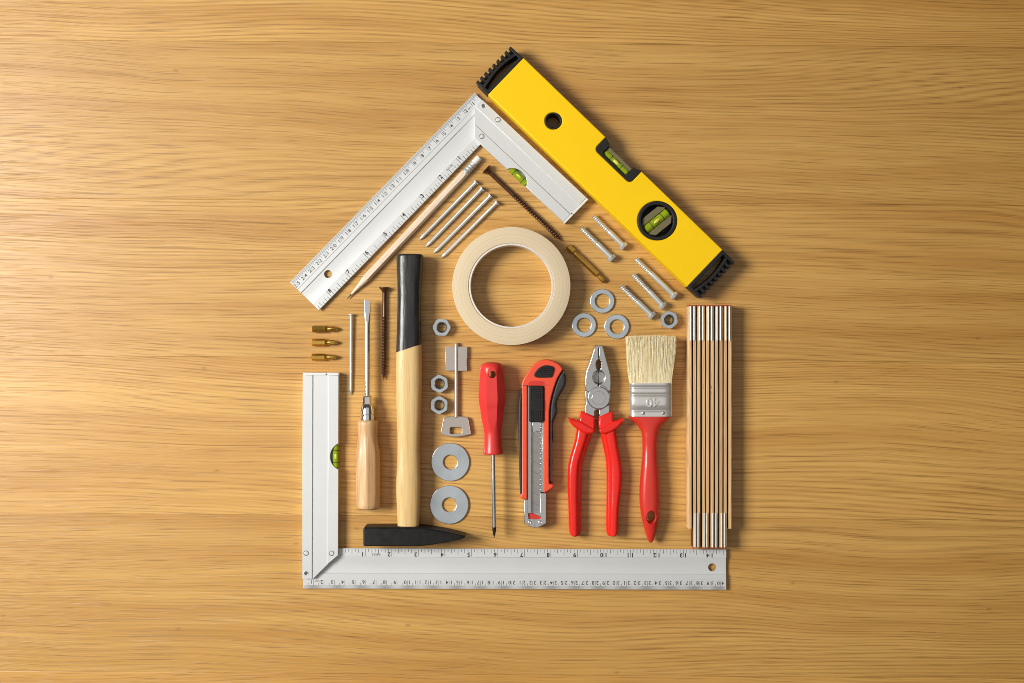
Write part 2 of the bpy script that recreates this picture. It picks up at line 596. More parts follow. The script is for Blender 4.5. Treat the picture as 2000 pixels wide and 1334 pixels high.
# ------------------------------------------------------------------ try squares
def try_square(label, corner, toward, blade_len, stock_len, cm_max, inch_max, stock_w, vial_w, skew, hole_t, hole_w):
    ang, _ = aim(corner, toward)
    t = Thing('try_square', label, 'try square', corner, ang, 0.004, 'aluminium try squares')
    s = t.s
    W = 79 * s
    L = blade_len * s
    zb, zt = 0.0024, 0.0044
    # blade: profile across the width, extruded along its length, with the hanging hole cut by splitting the face strip
    prof = [(0, zb), (0, zt - 0.0003), (0.8, zt), (20, zt), (21, zt - 0.00025), (29.5, zt - 0.00025), (31, zt - 0.0011)]
    for k in range(1, 12):
        q = k / 12
        prof.append((31 + 30 * q, zt - 0.0011 - 0.0003 * math.sin(PI * q) + 0.0003 * q))
    prof += [(61.5, zt - 0.0008), (62.5, zt), (78.2, zt), (79, zt - 0.0003), (79, zb)]
    bm = bmesh.new()
    hx, hw_, hr = hole_t * s, hole_w * s, 7.8 * s
    xs = [0, L]
    ra = [bm.verts.new((0, u * s, z)) for u, z in prof]
    rb = [bm.verts.new((L, u * s, z)) for u, z in prof]
    n = len(prof)
    for i in range(n):
        bm.faces.new((ra[i], ra[(i + 1) % n], rb[(i + 1) % n], rb[i]))
    bm.faces.new(ra)
    bm.faces.new(rb)
    blade = link('blade', mesh_of(bm), 'alu', t, angle=12)
    # drill the hanging hole
    dr = bpy.data.objects.new('drill', lathe_z(hx, hw_, hr, -0.002, 0.012))
    C.objects.link(dr)
    dr.parent = t.o
    bo = blade.modifiers.new('hole', 'BOOLEAN')
    bo.object = dr
    bo.solver = 'EXACT'
    bpy.context.view_layer.update()
    me2 = bpy.data.meshes.new_from_object(blade.evaluated_get(bpy.context.evaluated_depsgraph_get()))
    blade.modifiers.clear()
    blade.data = me2
    me2.set_sharp_from_angle(angle=R(12))
    bpy.data.objects.remove(dr)
    # printed scales
    zp = zt + 0.00005
    marks, thin = [], []

    def tick(x, w0, w1, th, store):
        store.append(box(x - th / 2, w0, zt - 0.0001, x + th / 2, w1, zp))
    cm = 20.38 * s
    k = 1
    while k * cm / 10 < L - 0.6 * s and k <= cm_max * 10 + 4:
        x = k * cm / 10
        ln = 16.5 if k % 10 == 0 else (11.5 if k % 5 == 0 else 7.0)
        tick(x, 0.6 * s, ln * s, 0.6 * s, thin)
        if k % 10 == 0:
            nstr = str(k // 10)
            if len(nstr) == 1:
                marks.append(text_mesh(nstr, 10.5 * s, x - 4.3 * s, 13.3 * s, zp, PI, 0.12 * s))
            else:
                marks.append(text_mesh(nstr[0], 10.5 * s, x + 4.2 * s, 13.3 * s, zp, PI, 0.12 * s))
                marks.append(text_mesh(nstr[1], 10.5 * s, x - 4.2 * s, 13.3 * s, zp, PI, 0.12 * s))
        k += 1
    marks.append(text_mesh('cm', 7.0 * s, 1.38 * cm, 14.0 * s, zp, PI))
    o = link('centimetre_marks', join(marks + thin), 'ink_grey', blade, angle=None)
    stuff(o)
    marks, thin = [], []
    inch = 2.54 * cm
    x0 = stock_w * s
    k = 1
    while x0 + k * inch / 8 < L - 1.0 * s and k <= inch_max * 8 + 6:
        x = x0 + k * inch / 8
        ln = 15.5 if k % 8 == 0 else (11.0 if k % 4 == 0 else (8.5 if k % 2 == 0 else 6.5))
        tick(x, W - ln * s, W - 0.8 * s, 0.75 * s, thin)
        if k % 8 == 0:
            nstr = str(k // 8)
            yy = W - 11.3 * s
            if len(nstr) == 1:
                marks.append(text_mesh(nstr, 11.5 * s, x - 5.2 * s, yy, zp, PI, 0.32 * s))
            else:
                marks.append(text_mesh(nstr[0], 11.5 * s, x + 4.2 * s, yy, zp, PI, 0.32 * s))
                marks.append(text_mesh(nstr[1], 11.5 * s, x - 4.4 * s, yy, zp, PI, 0.32 * s))
        k += 1
    marks.append(text_mesh('INCH', 6.6 * s, x0 + inch * 1.42, W - 11.8 * s, zp, PI))
    o = link('inch_marks', join(marks + thin), 'ink', blade, angle=None)
    stuff(o)

    # stock: two raised rails, a sunk middle web, mitred foot, end plug
    def q(tt, ww):
        return ((tt - skew * (ww - 21)) * s, ww * s)
    a, b = 19, stock_w - 20
    e = stock_w
    Ls = stock_len
    vr = 28.0
    vc = (e + 12.0, vial_w)

    def arc(r):
        h = math.sqrt(max(r * r - (vc[0] - e) ** 2, 1))
        a0 = math.atan2(-h, e - vc[0])
        a1 = math.atan2(h, e - vc[0])
        if a0 < 0:
            a0 += 2 * PI
        return [(vc[0] + r * math.cos(a0 + (a1 - a0) * i / 14), vc[1] + r * math.sin(a0 + (a1 - a0) * i / 14)) for i in range(15)]
    link('rail', prism([q(*p_) for p_ in ((0, 21), (a, 21), (a, Ls - 5), (0, Ls - 5))], 0, 0.0092, 0.0003), 'alu', t)
    inner = [(b, b + 0.6), (e, e - 2.5)] + arc(vr) + [(e, Ls - 5), (b, Ls - 5)]
    link('rail', prism([q(*p_) for p_ in inner], 0, 0.0092, 0.0003), 'alu', t)
    link('web', prism([q(*p_) for p_ in ((a - 1, 21), (a + 2, 21.3), (b + 1, b + 1.2), (b + 1, Ls - 5), (a - 1, Ls - 5))], 0.0003, 0.0083, 0.0), 'alu', t)
    link('end_cap', prism([q(*p_) for p_ in ((0, Ls - 4.6), (e - 25, Ls - 4.6), (e - 25, Ls - 3.0), (e - 22, Ls - 3.0), (e - 22, Ls - 4.6), (e, Ls - 4.6), (e, Ls),
                                             (e - 22, Ls), (e - 23.5, Ls - 1.6), (e - 25, Ls), (0, Ls))], 0, 0.0090, 0.0003), 'white_cap', t)
    for tt, ww, hollow in ((7.5, 71, False), (e - 12.5, 71, False), (7.5, 32, True)):
        x, y = q(tt, ww)
        if hollow:
            rv = link('rivet_hole', prism(circle(x, y, 5.0 * s, 24), 0.0088, 0.00945, 0.0002, [circle(x, y, 3.6 * s, 24)]), 'alu_edge', t)
            link('hole_floor', prism(circle(x, y, 3.65 * s, 20), 0.0085, 0.00932, 0), 'steel_dark', rv)
        else:
            rv = link('rivet', prism(circle(x, y, 5.2 * s, 24), 0.0088, 0.00935, 0.0001, [circle(x, y, 4.0 * s, 24)]), 'steel_dark', t)
            link('rivet_core', prism(circle(x, y, 3.9 * s, 20), 0.0086, 0.00945, 0.0003), 'alu', rv)
    # bubble vial in the half-moon cut-out
    vx, vy = q(e - 1.5, vial_w)
    vp = q(e, vial_w)
    hv = 22 * s
    vial = link('vial', join([lathe_y(vp[0] - 5.5 * s, vp[1] - hv, vp[1] + hv, 6.8 * s, 0.0052)]), 'green', t)
    for dd in (-11.5, 11.5):
        link('vial_line', lathe_y(vp[0] - 5.5 * s, vp[1] + (dd - 0.7) * s, vp[1] + (dd + 0.7) * s, 6.95 * s, 0.0052), 'ink', vial)
    link('bubble', loft([sring(vp[1] + yy * s, vp[0] - 5.5 * s, 0.0056, rr * 4.6 * s, rr * 6.4 * s, 2, 16) for yy, rr in
                         ((-9, .25), (-7.5, .7), (-4, 1), (4, 1), (7.5, .7), (9, .25))]), 'bubble', vial)
    link('vial_bed', prism([q(*p_) for p_ in [(e - 0.5, vial_w - 23)] + arc(vr - 0.4)[::-1][::-1] + [(e - 0.5, vial_w + 23)]], 0.0006, 0.0030, 0), 'white_cap', vial)
    return t


def lathe_z(x, y, r, z0, z1, n=28):
    return loft([[(x + r * math.cos(2 * PI * i / n), y + r * math.sin(2 * PI * i / n), z) for i in range(n)] for z in (z0, z1)])


def lathe_y(cx, y0, y1, r, cz, n=20):
    return loft([sring(y, cx, cz, r * k, r * k, 2, n) for y, k in ((y0, 0.8), (y0 + (y1 - y0) * 0.03, 1), (y1 - (y1 - y0) * 0.03, 1), (y1, 0.8))])


try_square('long aluminium try square along the bottom, its stock reaching up to the short gold bits',
           (592, 1149.5), (1418, 1152), 826, 422, 40, 14, 69.5, 259, 0.0, 799, 43.5)
try_square('shorter aluminium try square lying slanted as roof beside the yellow level',
           (926.5, 181.5), (566.2, 551.3), 516, 305, 25, 8, 65, 176, 0.018, 453, 42)


# ------------------------------------------------------------------ spirit level
def spirit_level():
    A = (988.0, 148.6)
    B = (1377.4, 523.8)
    ang, L = aim(A, B)
    mid = ((A[0] + B[0]) / 2, (A[1] + B[1]) / 2)
    zt = 0.0198
    t = Thing('spirit_level', 'yellow spirit level with black ribbed ends and green vials', 'spirit level', mid, ang, zt)
    s = t.s

    def k(pts):
        return [(u * s, v * s) for u, v in pts]
    hl, hw = L / 2, 50
    notch = [(-47, 50), (-47, 27)] + [(-38 + 9 * math.cos(a), 26 + 9 * math.sin(a)) for a in [PI + i * PI / 12 for i in range(7)]] + \
            [(41 + 9 * math.cos(a), 26 + 9 * math.sin(a)) for a in [1.5 * PI + i * PI / 12 for i in range(7)]] + [(50, 27), (50, 50)]
    outer = [(-hl, -hw), (hl, -hw), (hl, hw)] + notch[::-1] + [(-hl, hw)]
    link('body', prism(k(outer), 0.0004, zt, 0.0011, [k(circle(-143, 1.2, 16.5, 40)), k(circle(138.4, 1.7, 38.3, 56))], 3), 'yellow', t)
    # grommet in the hanging hole
    link('grommet', prism(k(circle(-143, 1.2, 16.6, 40)), 0.001, zt + 0.0005, 0.0005, [k(circle(-143, 1.2, 13.2, 40))]), 'black', t)
    # top vial holder
    hold = [(-47.3, 49.5), (-47.3, 27)] + [(-38 + 9.2 * math.cos(a), 26 + 9.2 * math.sin(a)) for a in [PI + i * PI / 12 for i in range(7)]] + \
           [(41 + 9.2 * math.cos(a), 26 + 9.2 * math.sin(a)) for a in [1.5 * PI + i * PI / 12 for i in range(7)]] + \
           [(50.2, 27), (50.2, 49.5), (36, 46), (33.5, 43), (33.5, 26), (29.5, 22.3), (-26, 22.3), (-30, 26), (-30, 42), (-33, 45)]
    # floor of the notch and its raised frame
    fl = link('vial_holder', prism(k(hold), 0.002, zt - 0.0008, 0.0006), 'black', t)
    link('holder_floor', prism(k([(-31, 22), (34.5, 22), (34.5, 35), (-31, 35)]), 0.002, 0.0058, 0), 'black', fl)
    vial_block(t, s, 1.7, 29.4, 0.0, 62, 15.2, 0.0140, 0.0070, 30)
    # round plumb vial
    ring = link('vial_ring', prism(k(circle(138.4, 1.7, 38.5, 56)), 0.001, zt + 0.0009, 0.0008, [k(circle(138.4, 1.7, 31.2, 56))]), 'black', t)
    link('ring_floor', prism(k(circle(138.4, 1.7, 31.6, 40)), 0.001, 0.0040, 0, [k([(128, -26), (150, -26), (150, 29), (128, 29)])]), 'black', ring)
    vial_block(t, s, 138.4, 1.7, R(83), 58, 42, 0.0142, 0.0075, 15)
    # end caps
    for sg in (-1, 1):
        def m(pts, sg=sg):
            out = [(sg * (hl + u) * s, v * s) for u, v in pts]
            return out if sg > 0 else out[::-1]
        def arch(v):
            return 17.5 + 6.5 * math.cos(v / 46 * PI / 2)
        vs = [-44 + i * 88 / 14 for i in range(15)]
        slot = [(7, -40), (11, -43)] + [(arch(v) - 4.5, v * 0.93) for v in vs] + [(11, 43), (7, 40)]
        base = [(0.2, -49.5), (31, -48.6), (31, 48.6), (0.2, 49.5)]
        cp = link('end_cap', prism(m(base), 0.0010, 0.0118, 0.0004, [m(slot)]), 'black', t)
        ridge = [(arch(v) - 4.5, v) for v in vs] + [(arch(v) + 1.5, v) for v in vs[::-1]]
        link('arch_bar', prism(m(ridge), 0.011, 0.0190, 0.0004), 'black', cp)
        frame = [(0.2, -49.5), (34, -48.6), (34, -43.2), (7, -43.6), (7, 43.6), (34, 43.2), (34, 48.6), (0.2, 49.5)]
        link('cap_frame', prism(m(frame), 0.011, 0.0191, 0.0005), 'black', cp)
        for i in range(1, 8):
            v = -46 + i * 92 / 8
            link('rib', prism(m([(arch(v) + 0.5, v - 2.6), (34.5, v - 2.6), (34.5, v + 2.6), (arch(v) + 0.5, v + 2.6)]), 0.008, 0.0187, 0.0004), 'black', cp)
    return t


def vial_block(t, s, u, v, rot, length, block_w, cz, r, line):
    """clear acrylic block with a green liquid tube, two black rings and a bubble"""
    Mx = Matrix.Translation((u * s, v * s, 0)) @ Matrix.Rotation(rot, 4, 'Z')
    hl = length / 2 * s

    def fin(me):
        me.transform(Mx)
        return me
    bw = block_w / 2 * s
    rr = min(r, 0.0036) if block_w < 20 else 0.0045
    vp = link('vial', fin(lathe_x(-hl, hl, rr, cz)), 'green', t)
    for d in (-13.5, 13.5):
        link('vial_line', fin(lathe_x((d - 0.7) * s, (d + 0.7) * s, rr + 0.0001, cz)), 'ink', vp)
    link('bubble_rim', fin(loft([sring(x * s, 0, cz + 0.0009 + rr - 0.0036, q * 0.0031, q * 0.0030, 2, 16, 'x') for x, q in
                                 ((-11.5, .2), (-10, .65), (-5, 1), (5, 1), (10, .65), (11.5, .2))])), 'bubble_rim', vp)
    link('bubble', fin(loft([sring(x * s, 0, cz + 0.0017 + rr - 0.0036, q * 0.0022, q * 0.0026, 2, 16, 'x') for x, q in
                             ((-9.5, .2), (-8, .65), (-4, 1), (4, 1), (8, .65), (9.5, .2))])), 'bubble', vp)
    off = 0.0 if block_w > 20 else 3.4 * s
    c = (6 if block_w < 20 else 10) * s
    cont = [(-hl, -bw + c), (-hl + c, -bw), (hl - c, -bw), (hl, -bw + c), (hl, bw - c), (hl - c, bw), (-hl + c, bw), (-hl, bw - c)]
    if block_w < 20:
        cont = [(-hl, 5.5 * s), (hl, 5.5 * s), (hl, 12.4 * s), (-hl, 12.4 * s)]
        link('acrylic_block', fin(prism(cont, cz - 0.0045, cz + 0.003, 0.0005)), 'clear', vp)
    else:
        for sg in (-1, 1):
            side = [(x, y) for x, y in ((-hl + c, sg * bw), (hl - c, sg * bw), (hl, sg * (bw - c)), (hl, sg * 8.8 * s), (-hl, sg * 8.8 * s), (-hl, sg * (bw - c)))]
            if sg > 0:
                side = side[::-1]
            link('acrylic_block', fin(prism(side, cz - 0.005, cz + 0.0035, 0.0006)), 'clear', vp)


def lathe_x(x0, x1, r, cz, n=20):
    d = (x1 - x0) * 0.04
    return loft([sring(x, 0, cz, r * k, r * k, 2, n, 'x') for x, k in ((x0, 0.75), (x0 + d, 1), (x1 - d, 1), (x1, 0.75))])


spirit_level()


# ------------------------------------------------------------------ pencil
def pencil():
    a, b = (677, 584), (936.5, 307.5)
    ang, L = aim(a, b)
    t = Thing('pencil', 'unpainted hexagonal wooden pencil with white eraser', 'pencil', a, ang, 0.004)
    s = t.s
    r = 7.6 * s
    cz = r * 0.9

    def hexr(x, rr, n=24):
        return flatring(x, 0, cz, rr, 6, 0.885, n, 'x', PI / 2)
    bar = link('barrel', loft([hexr(55 * s, r), hexr(338 * s, r)]), 'pencil', t, angle=20)
    # scalloped sharpened cone
    link('sharpened_cone', loft([sring(x * s, 0, cz - 0.0012 * (1 - q), r * q, r * q, 2, 24, 'x') for x, q in ((13, 0.24), (30, 0.5), (48, 0.84), (55.5, 0.93))]), 'pencil', t)
    link('lead', lathe([(0.5 * s, 0.0002), (13.2 * s, r * 0.245)], cz - 0.0011, 'x', 16), 'lead', t)
    prof = [(337, .96), (340, 1.0), (344, 1.0), (345.5, .9), (347, 1.0), (350, 1.0), (351.5, .88), (353, 1.0), (356, 1.0), (357.5, .9), (359, 1.0), (363, 1.0)]
    link('ferrule', lathe([(x * s, r * q * 0.99) for x, q in prof], cz, 'x', 28), 'zinc_bright', t)
    er = r * 0.9
    link('eraser', lathe([(362 * s, er), ((L - 3) * s, er), ((L - 1) * s, er * 0.93), (L * s, er * 0.75)], cz, 'x', 28), 'eraser', t)


pencil()


# ------------------------------------------------------------------ nails
def nail(label, tip, head, group='steel nails'):
    ang, L = aim(tip, head)
    t = Thing('nail', label, 'nail', tip, ang, 0.002, group)
    s = t.s
    r = (3.0 if L > 158 and abs(tip[0] - head[0]) < 5 else 3.35) * s
    cz = r + 0.0012
    link('shank', loft([sring(0, 0, r * 0.5, 0.0001, 0.0001, 2, 12, 'x'), flatring(3 * s, 0, r * 0.8, r * 0.55, 4, 0.75, 16, 'x'),
                        flatring(9 * s, 0, r, r * 1.0, 4, 0.93, 16, 'x'), sring(14 * s, 0, r, r, r, 2, 16, 'x'),
                        sring((L - 5) * s, 0, cz, r, r, 2, 16, 'x'), sring((L - 2) * s, 0, cz, r * 1.25, r * 1.25, 2, 16, 'x')]), 'zinc_bright', t)
    link('head', lathe([((L - 2.6) * s, r * 1.2), ((L - 1.6) * s, r * 2.0), ((L - 0.4) * s, r * 2.05), (L * s, r * 1.7)], r * 2.05, 'x', 20), 'zinc_bright', t)


nail('steel nail of the slanted four lying nearest the pencil', (818.5, 469), (930, 355.5))
nail('second slanted steel nail, counting from the pencil', (831.5, 482.5), (942, 368.5))
nail('third slanted steel nail, counting from the pencil', (846.5, 495), (958.5, 382))
nail('steel nail of the slanted four lying nearest the masking tape', (861, 504.5), (971, 395.5))
nail('steel nail lying vertically beside the shaft of the flat screwdriver', (685.2, 772), (686.4, 613.5))


# ------------------------------------------------------------------ brown wood screws
def wood_screw(label, tip, head, smooth):
    ang, L = aim(tip, head)
    t = Thing('wood_screw', label, 'screw', tip, ang, 0.004, 'brown wood screws')
    s = t.s
    cz = 5.2 * s
    link('shank', lathe([((L - smooth - 2) * s, 3.9 * s), ((L - 11) * s, 4.1 * s), ((L - 9) * s, 4.6 * s)], cz, 'x', 20), 'bronze', t)
    link('thread', thread((L - smooth) * s, 0, 3.1 * s, 6.0 * s, 5.7 * s, cz, 'x', 18, 16 * s, 0, 0.7), 'bronze', t, angle=60)
    link('head', lathe([((L - 10) * s, 4.4 * s), ((L - 6) * s, 6.0 * s), ((L - 1.6) * s, 10.6 * s), ((L - 0.2) * s, 10.8 * s), (L * s, 10.2 * s)], cz + 0.0012, 'x', 26), 'bronze', t)


wood_screw('dark brown wood screw lying slanted under the roof between square and tape', (1098.5, 471), (949.5, 330), 72)
wood_screw('dark brown wood screw lying vertically between wooden-handled screwdriver and hammer', (749, 743), (750.5, 561), 56)


# ------------------------------------------------------------------ screwdriver with wooden handle
def wood_screwdriver():
    t = Thing('screwdriver', 'flat screwdriver with pale wooden handle left of the hammer', 'screwdriver', (718, 993), 0, 0.011)
    s = t.s
    Y = lambda y: (993 - y) * s
    X = lambda x: (x - 718) * s
    cz = 0.0112
    prof = [(992.5, 20.5), (989.5, 22.6), (984, 23.4), (960, 23.6), (920, 23.8), (890, 23.6), (878, 22.6), (868, 20.6), (858, 19.0), (848, 18.6), (838, 19.3), (828, 20.4), (823, 20.2), (820.5, 17.5)]
    rings = []
    for y, r in prof:
        c = X(718.8 if y > 870 else 718.3)
        f = 1.0 if y < 866 or y > 988 else 0.945
        rings.append(flatring(Y(y), c, cz, r * s, 8, f, 64, 'y', PI / 8))
    link('handle', loft(rings), 'beech', t, angle=50)
    link('dark_end', loft([sring(Y(993.2), X(718.8), cz, 20 * s, 20 * s, 2, 40), sring(Y(992.4), X(718.8), cz, 20.9 * s, 20.9 * s, 2, 40)]), 'iron', t)  # thin dark disc over the handle's end
    fr = link('ferrule', lathe([(Y(821), 13.2 * s), (Y(812), 13.6 * s), (Y(810.5), 12.8 * s), (Y(809), 12.9 * s), (Y(808), 13.9 * s), (Y(800), 13.2 * s), (Y(791), 11.6 * s), (Y(789), 9.8 * s)], cz, 'y', 36, X(717.8)), 'chrome', t)
    link('bolster', loft([flatring(Y(789.5), X(717.3), cz, 9.4 * s, 6, 0.9, 36, 'y', PI / 2), flatring(Y(774.5), X(717.2), cz, 9.2 * s, 6, 0.9, 36, 'y', PI / 2), flatring(Y(773), X(717.2), cz, 7.5 * s, 6, 0.9, 36, 'y', PI / 2)]), 'chrome', fr, angle=25)
    sh = []
    for y, hw, hz, e in ((774, 5.1, 5.1, 2), (650, 5.1, 5.1, 2), (632, 5.1, 4.6, 2.2), (618, 5.9, 3.0, 3), (606, 6.2, 2.0, 5), (592, 5.9, 1.4, 7), (586, 5.3, 1.1, 8)):
        sh.append(sring(Y(y), X(717.4), cz - (0.0 if y > 640 else 0.0004), hw * s, hz * s, e, 28))
    link('shaft', loft(sh), 'chrome', t)


wood_screwdriver()


# ------------------------------------------------------------------ hammer
def hammer():
    t = Thing('hammer', 'hammer with black head and half black, half bare wooden handle', 'hammer', (798, 1045), 0, 0.015)
    s = t.s
    Y = lambda y: (1045 - y) * s
    X = lambda x: (x - 798) * s
    cz = 0.0135
    rows = [(496.5, 778, 823), (498.5, 775.2, 826), (503, 774.2, 826.8), (520, 774.6, 826), (560, 776, 823), (600, 776, 822.3), (640, 775, 822.6), (690, 773.6, 823.4), (740, 773, 824), (790, 773.8, 823),
            (830, 775, 821), (870, 776, 819.4), (905, 775.4, 820), (946, 773.4, 821.3), (985, 774.5, 820), (1027, 776.2, 818.2), (1036, 776.6, 817.8)]
    fine = spline(rows, 4, False)
    rings = [sring(Y(y), X((a + b) / 2), cz, (b - a) / 2 * s, min((b - a) / 2 * s * 0.72, 0.0098), 2.5, 36) for y, a, b in fine]
    me = loft(rings)
    p0 = Vector((X(774), Y(688.5), 0))
    p1 = Vector((X(823), Y(672.5), 0))
    nrm = Vector((-(p1 - p0).y, (p1 - p0).x, 0)).normalized()
    halves = []
    for inner in (True, False):
        bm = bmesh.new()
        bm.from_mesh(me)
        bmesh.ops.bisect_plane(bm, geom=bm.verts[:] + bm.edges[:] + bm.faces[:], plane_co=p0, plane_no=nrm, clear_inner=inner, clear_outer=not inner)
        halves.append(mesh_of(bm))
    link('painted_grip', halves[0], 'lacquer', t, 'glossy black painted end of the handle')
    link('handle', halves[1], 'ash', t)

    def octo(x, y0, y1, z0, z1, c):
        c = min(c, (y0 - y1) * 0.32)
        a, b = Y(y0), Y(y1)
        ch = c * s
        return [(X(x), p, q) for p, q in ((a, z0 + ch), (a, z1 - ch), (a + ch, z1), (b - ch, z1), (b, z1 - ch), (b, z0 + ch), (b - ch, z0), (a + ch, z0))]
    z0, z1 = 0.0008, 0.0262
    hd = [octo(711.8, 1061, 1029.5, z0 + 0.0014, z1 - 0.0014, 3), octo(713.5, 1063, 1027.6, z0 + 0.0002, z1 - 0.0002, 3), octo(716, 1063.6, 1026.8, z0, z1, 3.4), octo(760, 1063.4, 1026.6, z0, z1, 3.4), octo(818, 1063.6, 1026.8, z0, z1, 3.4),
          octo(840, 1061.6, 1029.6, z0, z1 - 0.0006, 3), octo(870, 1057, 1035, z0, z1 - 0.0016, 2.4), octo(900, 1050.8, 1042, z0, z1 - 0.003, 1.5), octo(907, 1048.6, 1044, z0 + 0.0006, z1 - 0.004, 1.2), octo(908.5, 1047.4, 1045.2, z0 + 0.001, z1 - 0.0046, 0.8)]
    hd_o = link('head', loft(hd), 'iron', t, angle=28)
    link('striking_face', loft([octo(711.2, 1059.5, 1031, z0 + 0.0022, z1 - 0.0022, 3), octo(712.6, 1062, 1028.6, z0 + 0.0008, z1 + 0.0001, 3), octo(714.6, 1063.7, 1026.7, z0 + 0.0001, z1 + 0.0001, 3)]), 'worn_iron', hd_o, angle=28)


hammer()


# ------------------------------------------------------------------ masking tape
def tape():
    h = 0.019
    t = Thing('tape_roll', 'roll of cream masking tape lying in the middle of the tools', 'tape roll', (998.8, 558.6), 0, h)
    s = t.s
    n = 96

    def ringmesh(ri, ro, z0, z1, b):
        prof = [(ri, z0), (ri, z1 - b), (ri + b, z1), (ro - b, z1), (ro - b * 0.3, z1 - b * 0.3), (ro, z1 - b), (ro, z0)]
        return loft_closed([[(r_ * math.cos(2 * PI * i / n), r_ * math.sin(2 * PI * i / n), z) for i in range(n)] for r_, z in prof])
    link('tape', ringmesh(83.2 * s, 115.6 * s, 0.0002, h, 0.0006), 'tape', t, angle=40)
    cr = link('card_core', ringmesh(79.6 * s, 83.1 * s, 0.0002, h - 0.0004, 0.0002), 'core', t, angle=40)


def loft_closed(rings):
    bm = bmesh.new()
    vs = [[bm.verts.new(p) for p in r] for r in rings]
    n = len(rings[0])
    m = len(rings)
    for k in range(m):
        a, b = vs[k], vs[(k + 1) % m]
        for i in range(n):
            bm.faces.new((a[i], a[(i + 1) % n], b[(i + 1) % n], b[i]))
    return mesh_of(bm)


tape()


# ------------------------------------------------------------------ gold driver bits
def short_bit(label, x0, y, a0):
    t = Thing('driver_bit', label, 'driver bit', (x0, y), 0, 0.004, 'short gold screwdriver bits')
    s = t.s
    r = 7.2 * s
    cz = r * 0.93
    link('hex_shank', loft([flatring(0.5 * s, 0, cz, r * 0.9, 6, 0.866, 36, 'x', a0), flatring(1.5 * s, 0, cz, r, 6, 0.866, 36, 'x', a0), flatring(26 * s, 0, cz, r, 6, 0.866, 36, 'x', a0),
                            sring(30 * s, 0, cz, r * 0.62, r * 0.62, 2, 36, 'x')]), 'gold', t, angle=20)
    rings = []
    for x, q, d in ((29.5, 0.62, 0), (33, 0.66, 0), (36, 0.8, 0.05), (40, 0.82, 0.18), (45, 0.66, 0.32), (49, 0.44, 0.4), (52.5, 0.16, 0.3)):
        rings.append([(x * s, r * q * (1 - d * (0.5 + 0.5 * math.cos(4 * (2 * PI * i / 32 + a0)))) * math.cos(2 * PI * i / 32),
                       cz + r * q * (1 - d * (0.5 + 0.5 * math.cos(4 * (2 * PI * i / 32 + a0)))) * math.sin(2 * PI * i / 32)) for i in range(32)])
    link('cross_tip', loft(rings), 'gold', t, angle=40)


short_bit('topmost of the three short gold driver bits', 609.5, 642.5, R(70))
short_bit('middle one of the three short gold driver bits', 608.7, 669, R(90))
short_bit('lowest of the three short gold driver bits, just above the square', 608.3, 697.5, R(94))


def long_bit():
    a, b = (1109, 480.5), (1182, 550.5)
    ang, L = aim(a, b)
    t = Thing('driver_bit', 'long double-ended gold driver bit slanted beside the tape roll', 'driver bit', a, ang, 0.004)
    s = t.s
    r = 6.8 * s
    cz = r * 0.93
    hx = lambda x, q: flatring(x * s, 0, cz, r * q, 6, 0.866, 36, 'x', R(80))
    rd = lambda x, q: sring(x * s, 0, cz, r * q, r * q, 2, 36, 'x')
    link('hex_shank', loft([hx(0.5, 0.85), hx(2, 1), hx(16, 1), rd(18, 0.72), rd(22, 0.72), hx(25, 0.95), hx(80, 0.95), rd(83, 0.6)]), 'gold', t, angle=20)
    link('flat_tip', loft([sring(x * s, 0, cz, w_ * r, z_ * r, e_, 36, 'x') for x, w_, z_, e_ in ((82.5, .58, .58, 2), (86, .6, .6, 2), (89, .8, .6, 3), (97, .8, .4, 4), (100, .6, .25, 4), (101, .35, .15, 4))]), 'gold', t)


long_bit()


# ------------------------------------------------------------------ hex bolts
def bolt(label, tip, head, part):
    ang, L = aim(tip, head)
    L += 4
    t = Thing('hex_bolt', label, 'bolt', tip, ang, 0.003, 'zinc hex bolts')
    s = t.s
    r = 5.1 * s
    ha = 9.8 * s
    cz = ha * 0.9
    link('thread', thread(L * part * s, 0, r * 0.70, r * 1.08, 4.0 * s, cz, 'x', 18, 0, 0, 0.9), 'zinc_bright', t, angle=60)
    link('shank', lathe([((L * part - 1) * s, r * 0.9), ((L * part + 1.5) * s, r * 1.02), ((L - 6) * s, r * 1.02)], cz, 'x', 20), 'zinc_bright', t)
    a0 = R(68)
    link('head', loft([flatring(x * s, 0, cz, ha * q, 6, 0.866, 36, 'x', a0) for x, q in ((L - 7, 0.97), (L - 6.4, 1), (L - 1.4, 1))] + [sring(L * s, 0, cz, ha * 0.84, ha * 0.84, 2, 36, 'x')]), 'zinc_bright', t, angle=25)


bolt('zinc bolt of the upper pair lying nearest the yellow level', (1159, 422), (1217.5, 480.5), 0.50)
bolt('zinc bolt of the upper pair lying nearer the tape roll', (1135.5, 445.5), (1194.5, 504), 0.50)
bolt('long smooth zinc bolt of the lower three lying nearest the yellow level', (1241, 505), (1316, 577), 0.40)
bolt('zinc bolt in the middle of the lower three', (1236.5, 536), (1294, 597), 0.52)
bolt('zinc bolt of the lower three with its head just above the washers and brush', (1213, 559), (1272.5, 616), 0.50)


# ------------------------------------------------------------------ washers and nuts
def washer(label, c, ro, ri, h, group):
    t = Thing('flat_washer', label, 'washer', c, random.uniform(0, 6), h, group)
    s = t.s
    link('ring', prism(circle(0, 0, ro * s, 64), 0.0001, h, 0.0004, [circle(0, 0, ri * s, 48)]), 'zinc', t)


def single(name, label, cat, group, c, ang, zref):
    return Thing(name, label, cat, c, ang, zref, group)


def one_mesh(th):
    """fold a one-part thing into a single top-level mesh"""
    ch = th.o.children[0]
    for k in ('label', 'category', 'group'):
        if k in th.o:
            ch[k] = th.o[k]
    mw = th.o.matrix_basis.copy()
    nm = th.o.name.split('.')[0]
    ch.parent = None
    ch.matrix_basis = mw
    bpy.data.objects.remove(th.o)
    ch.name = nm


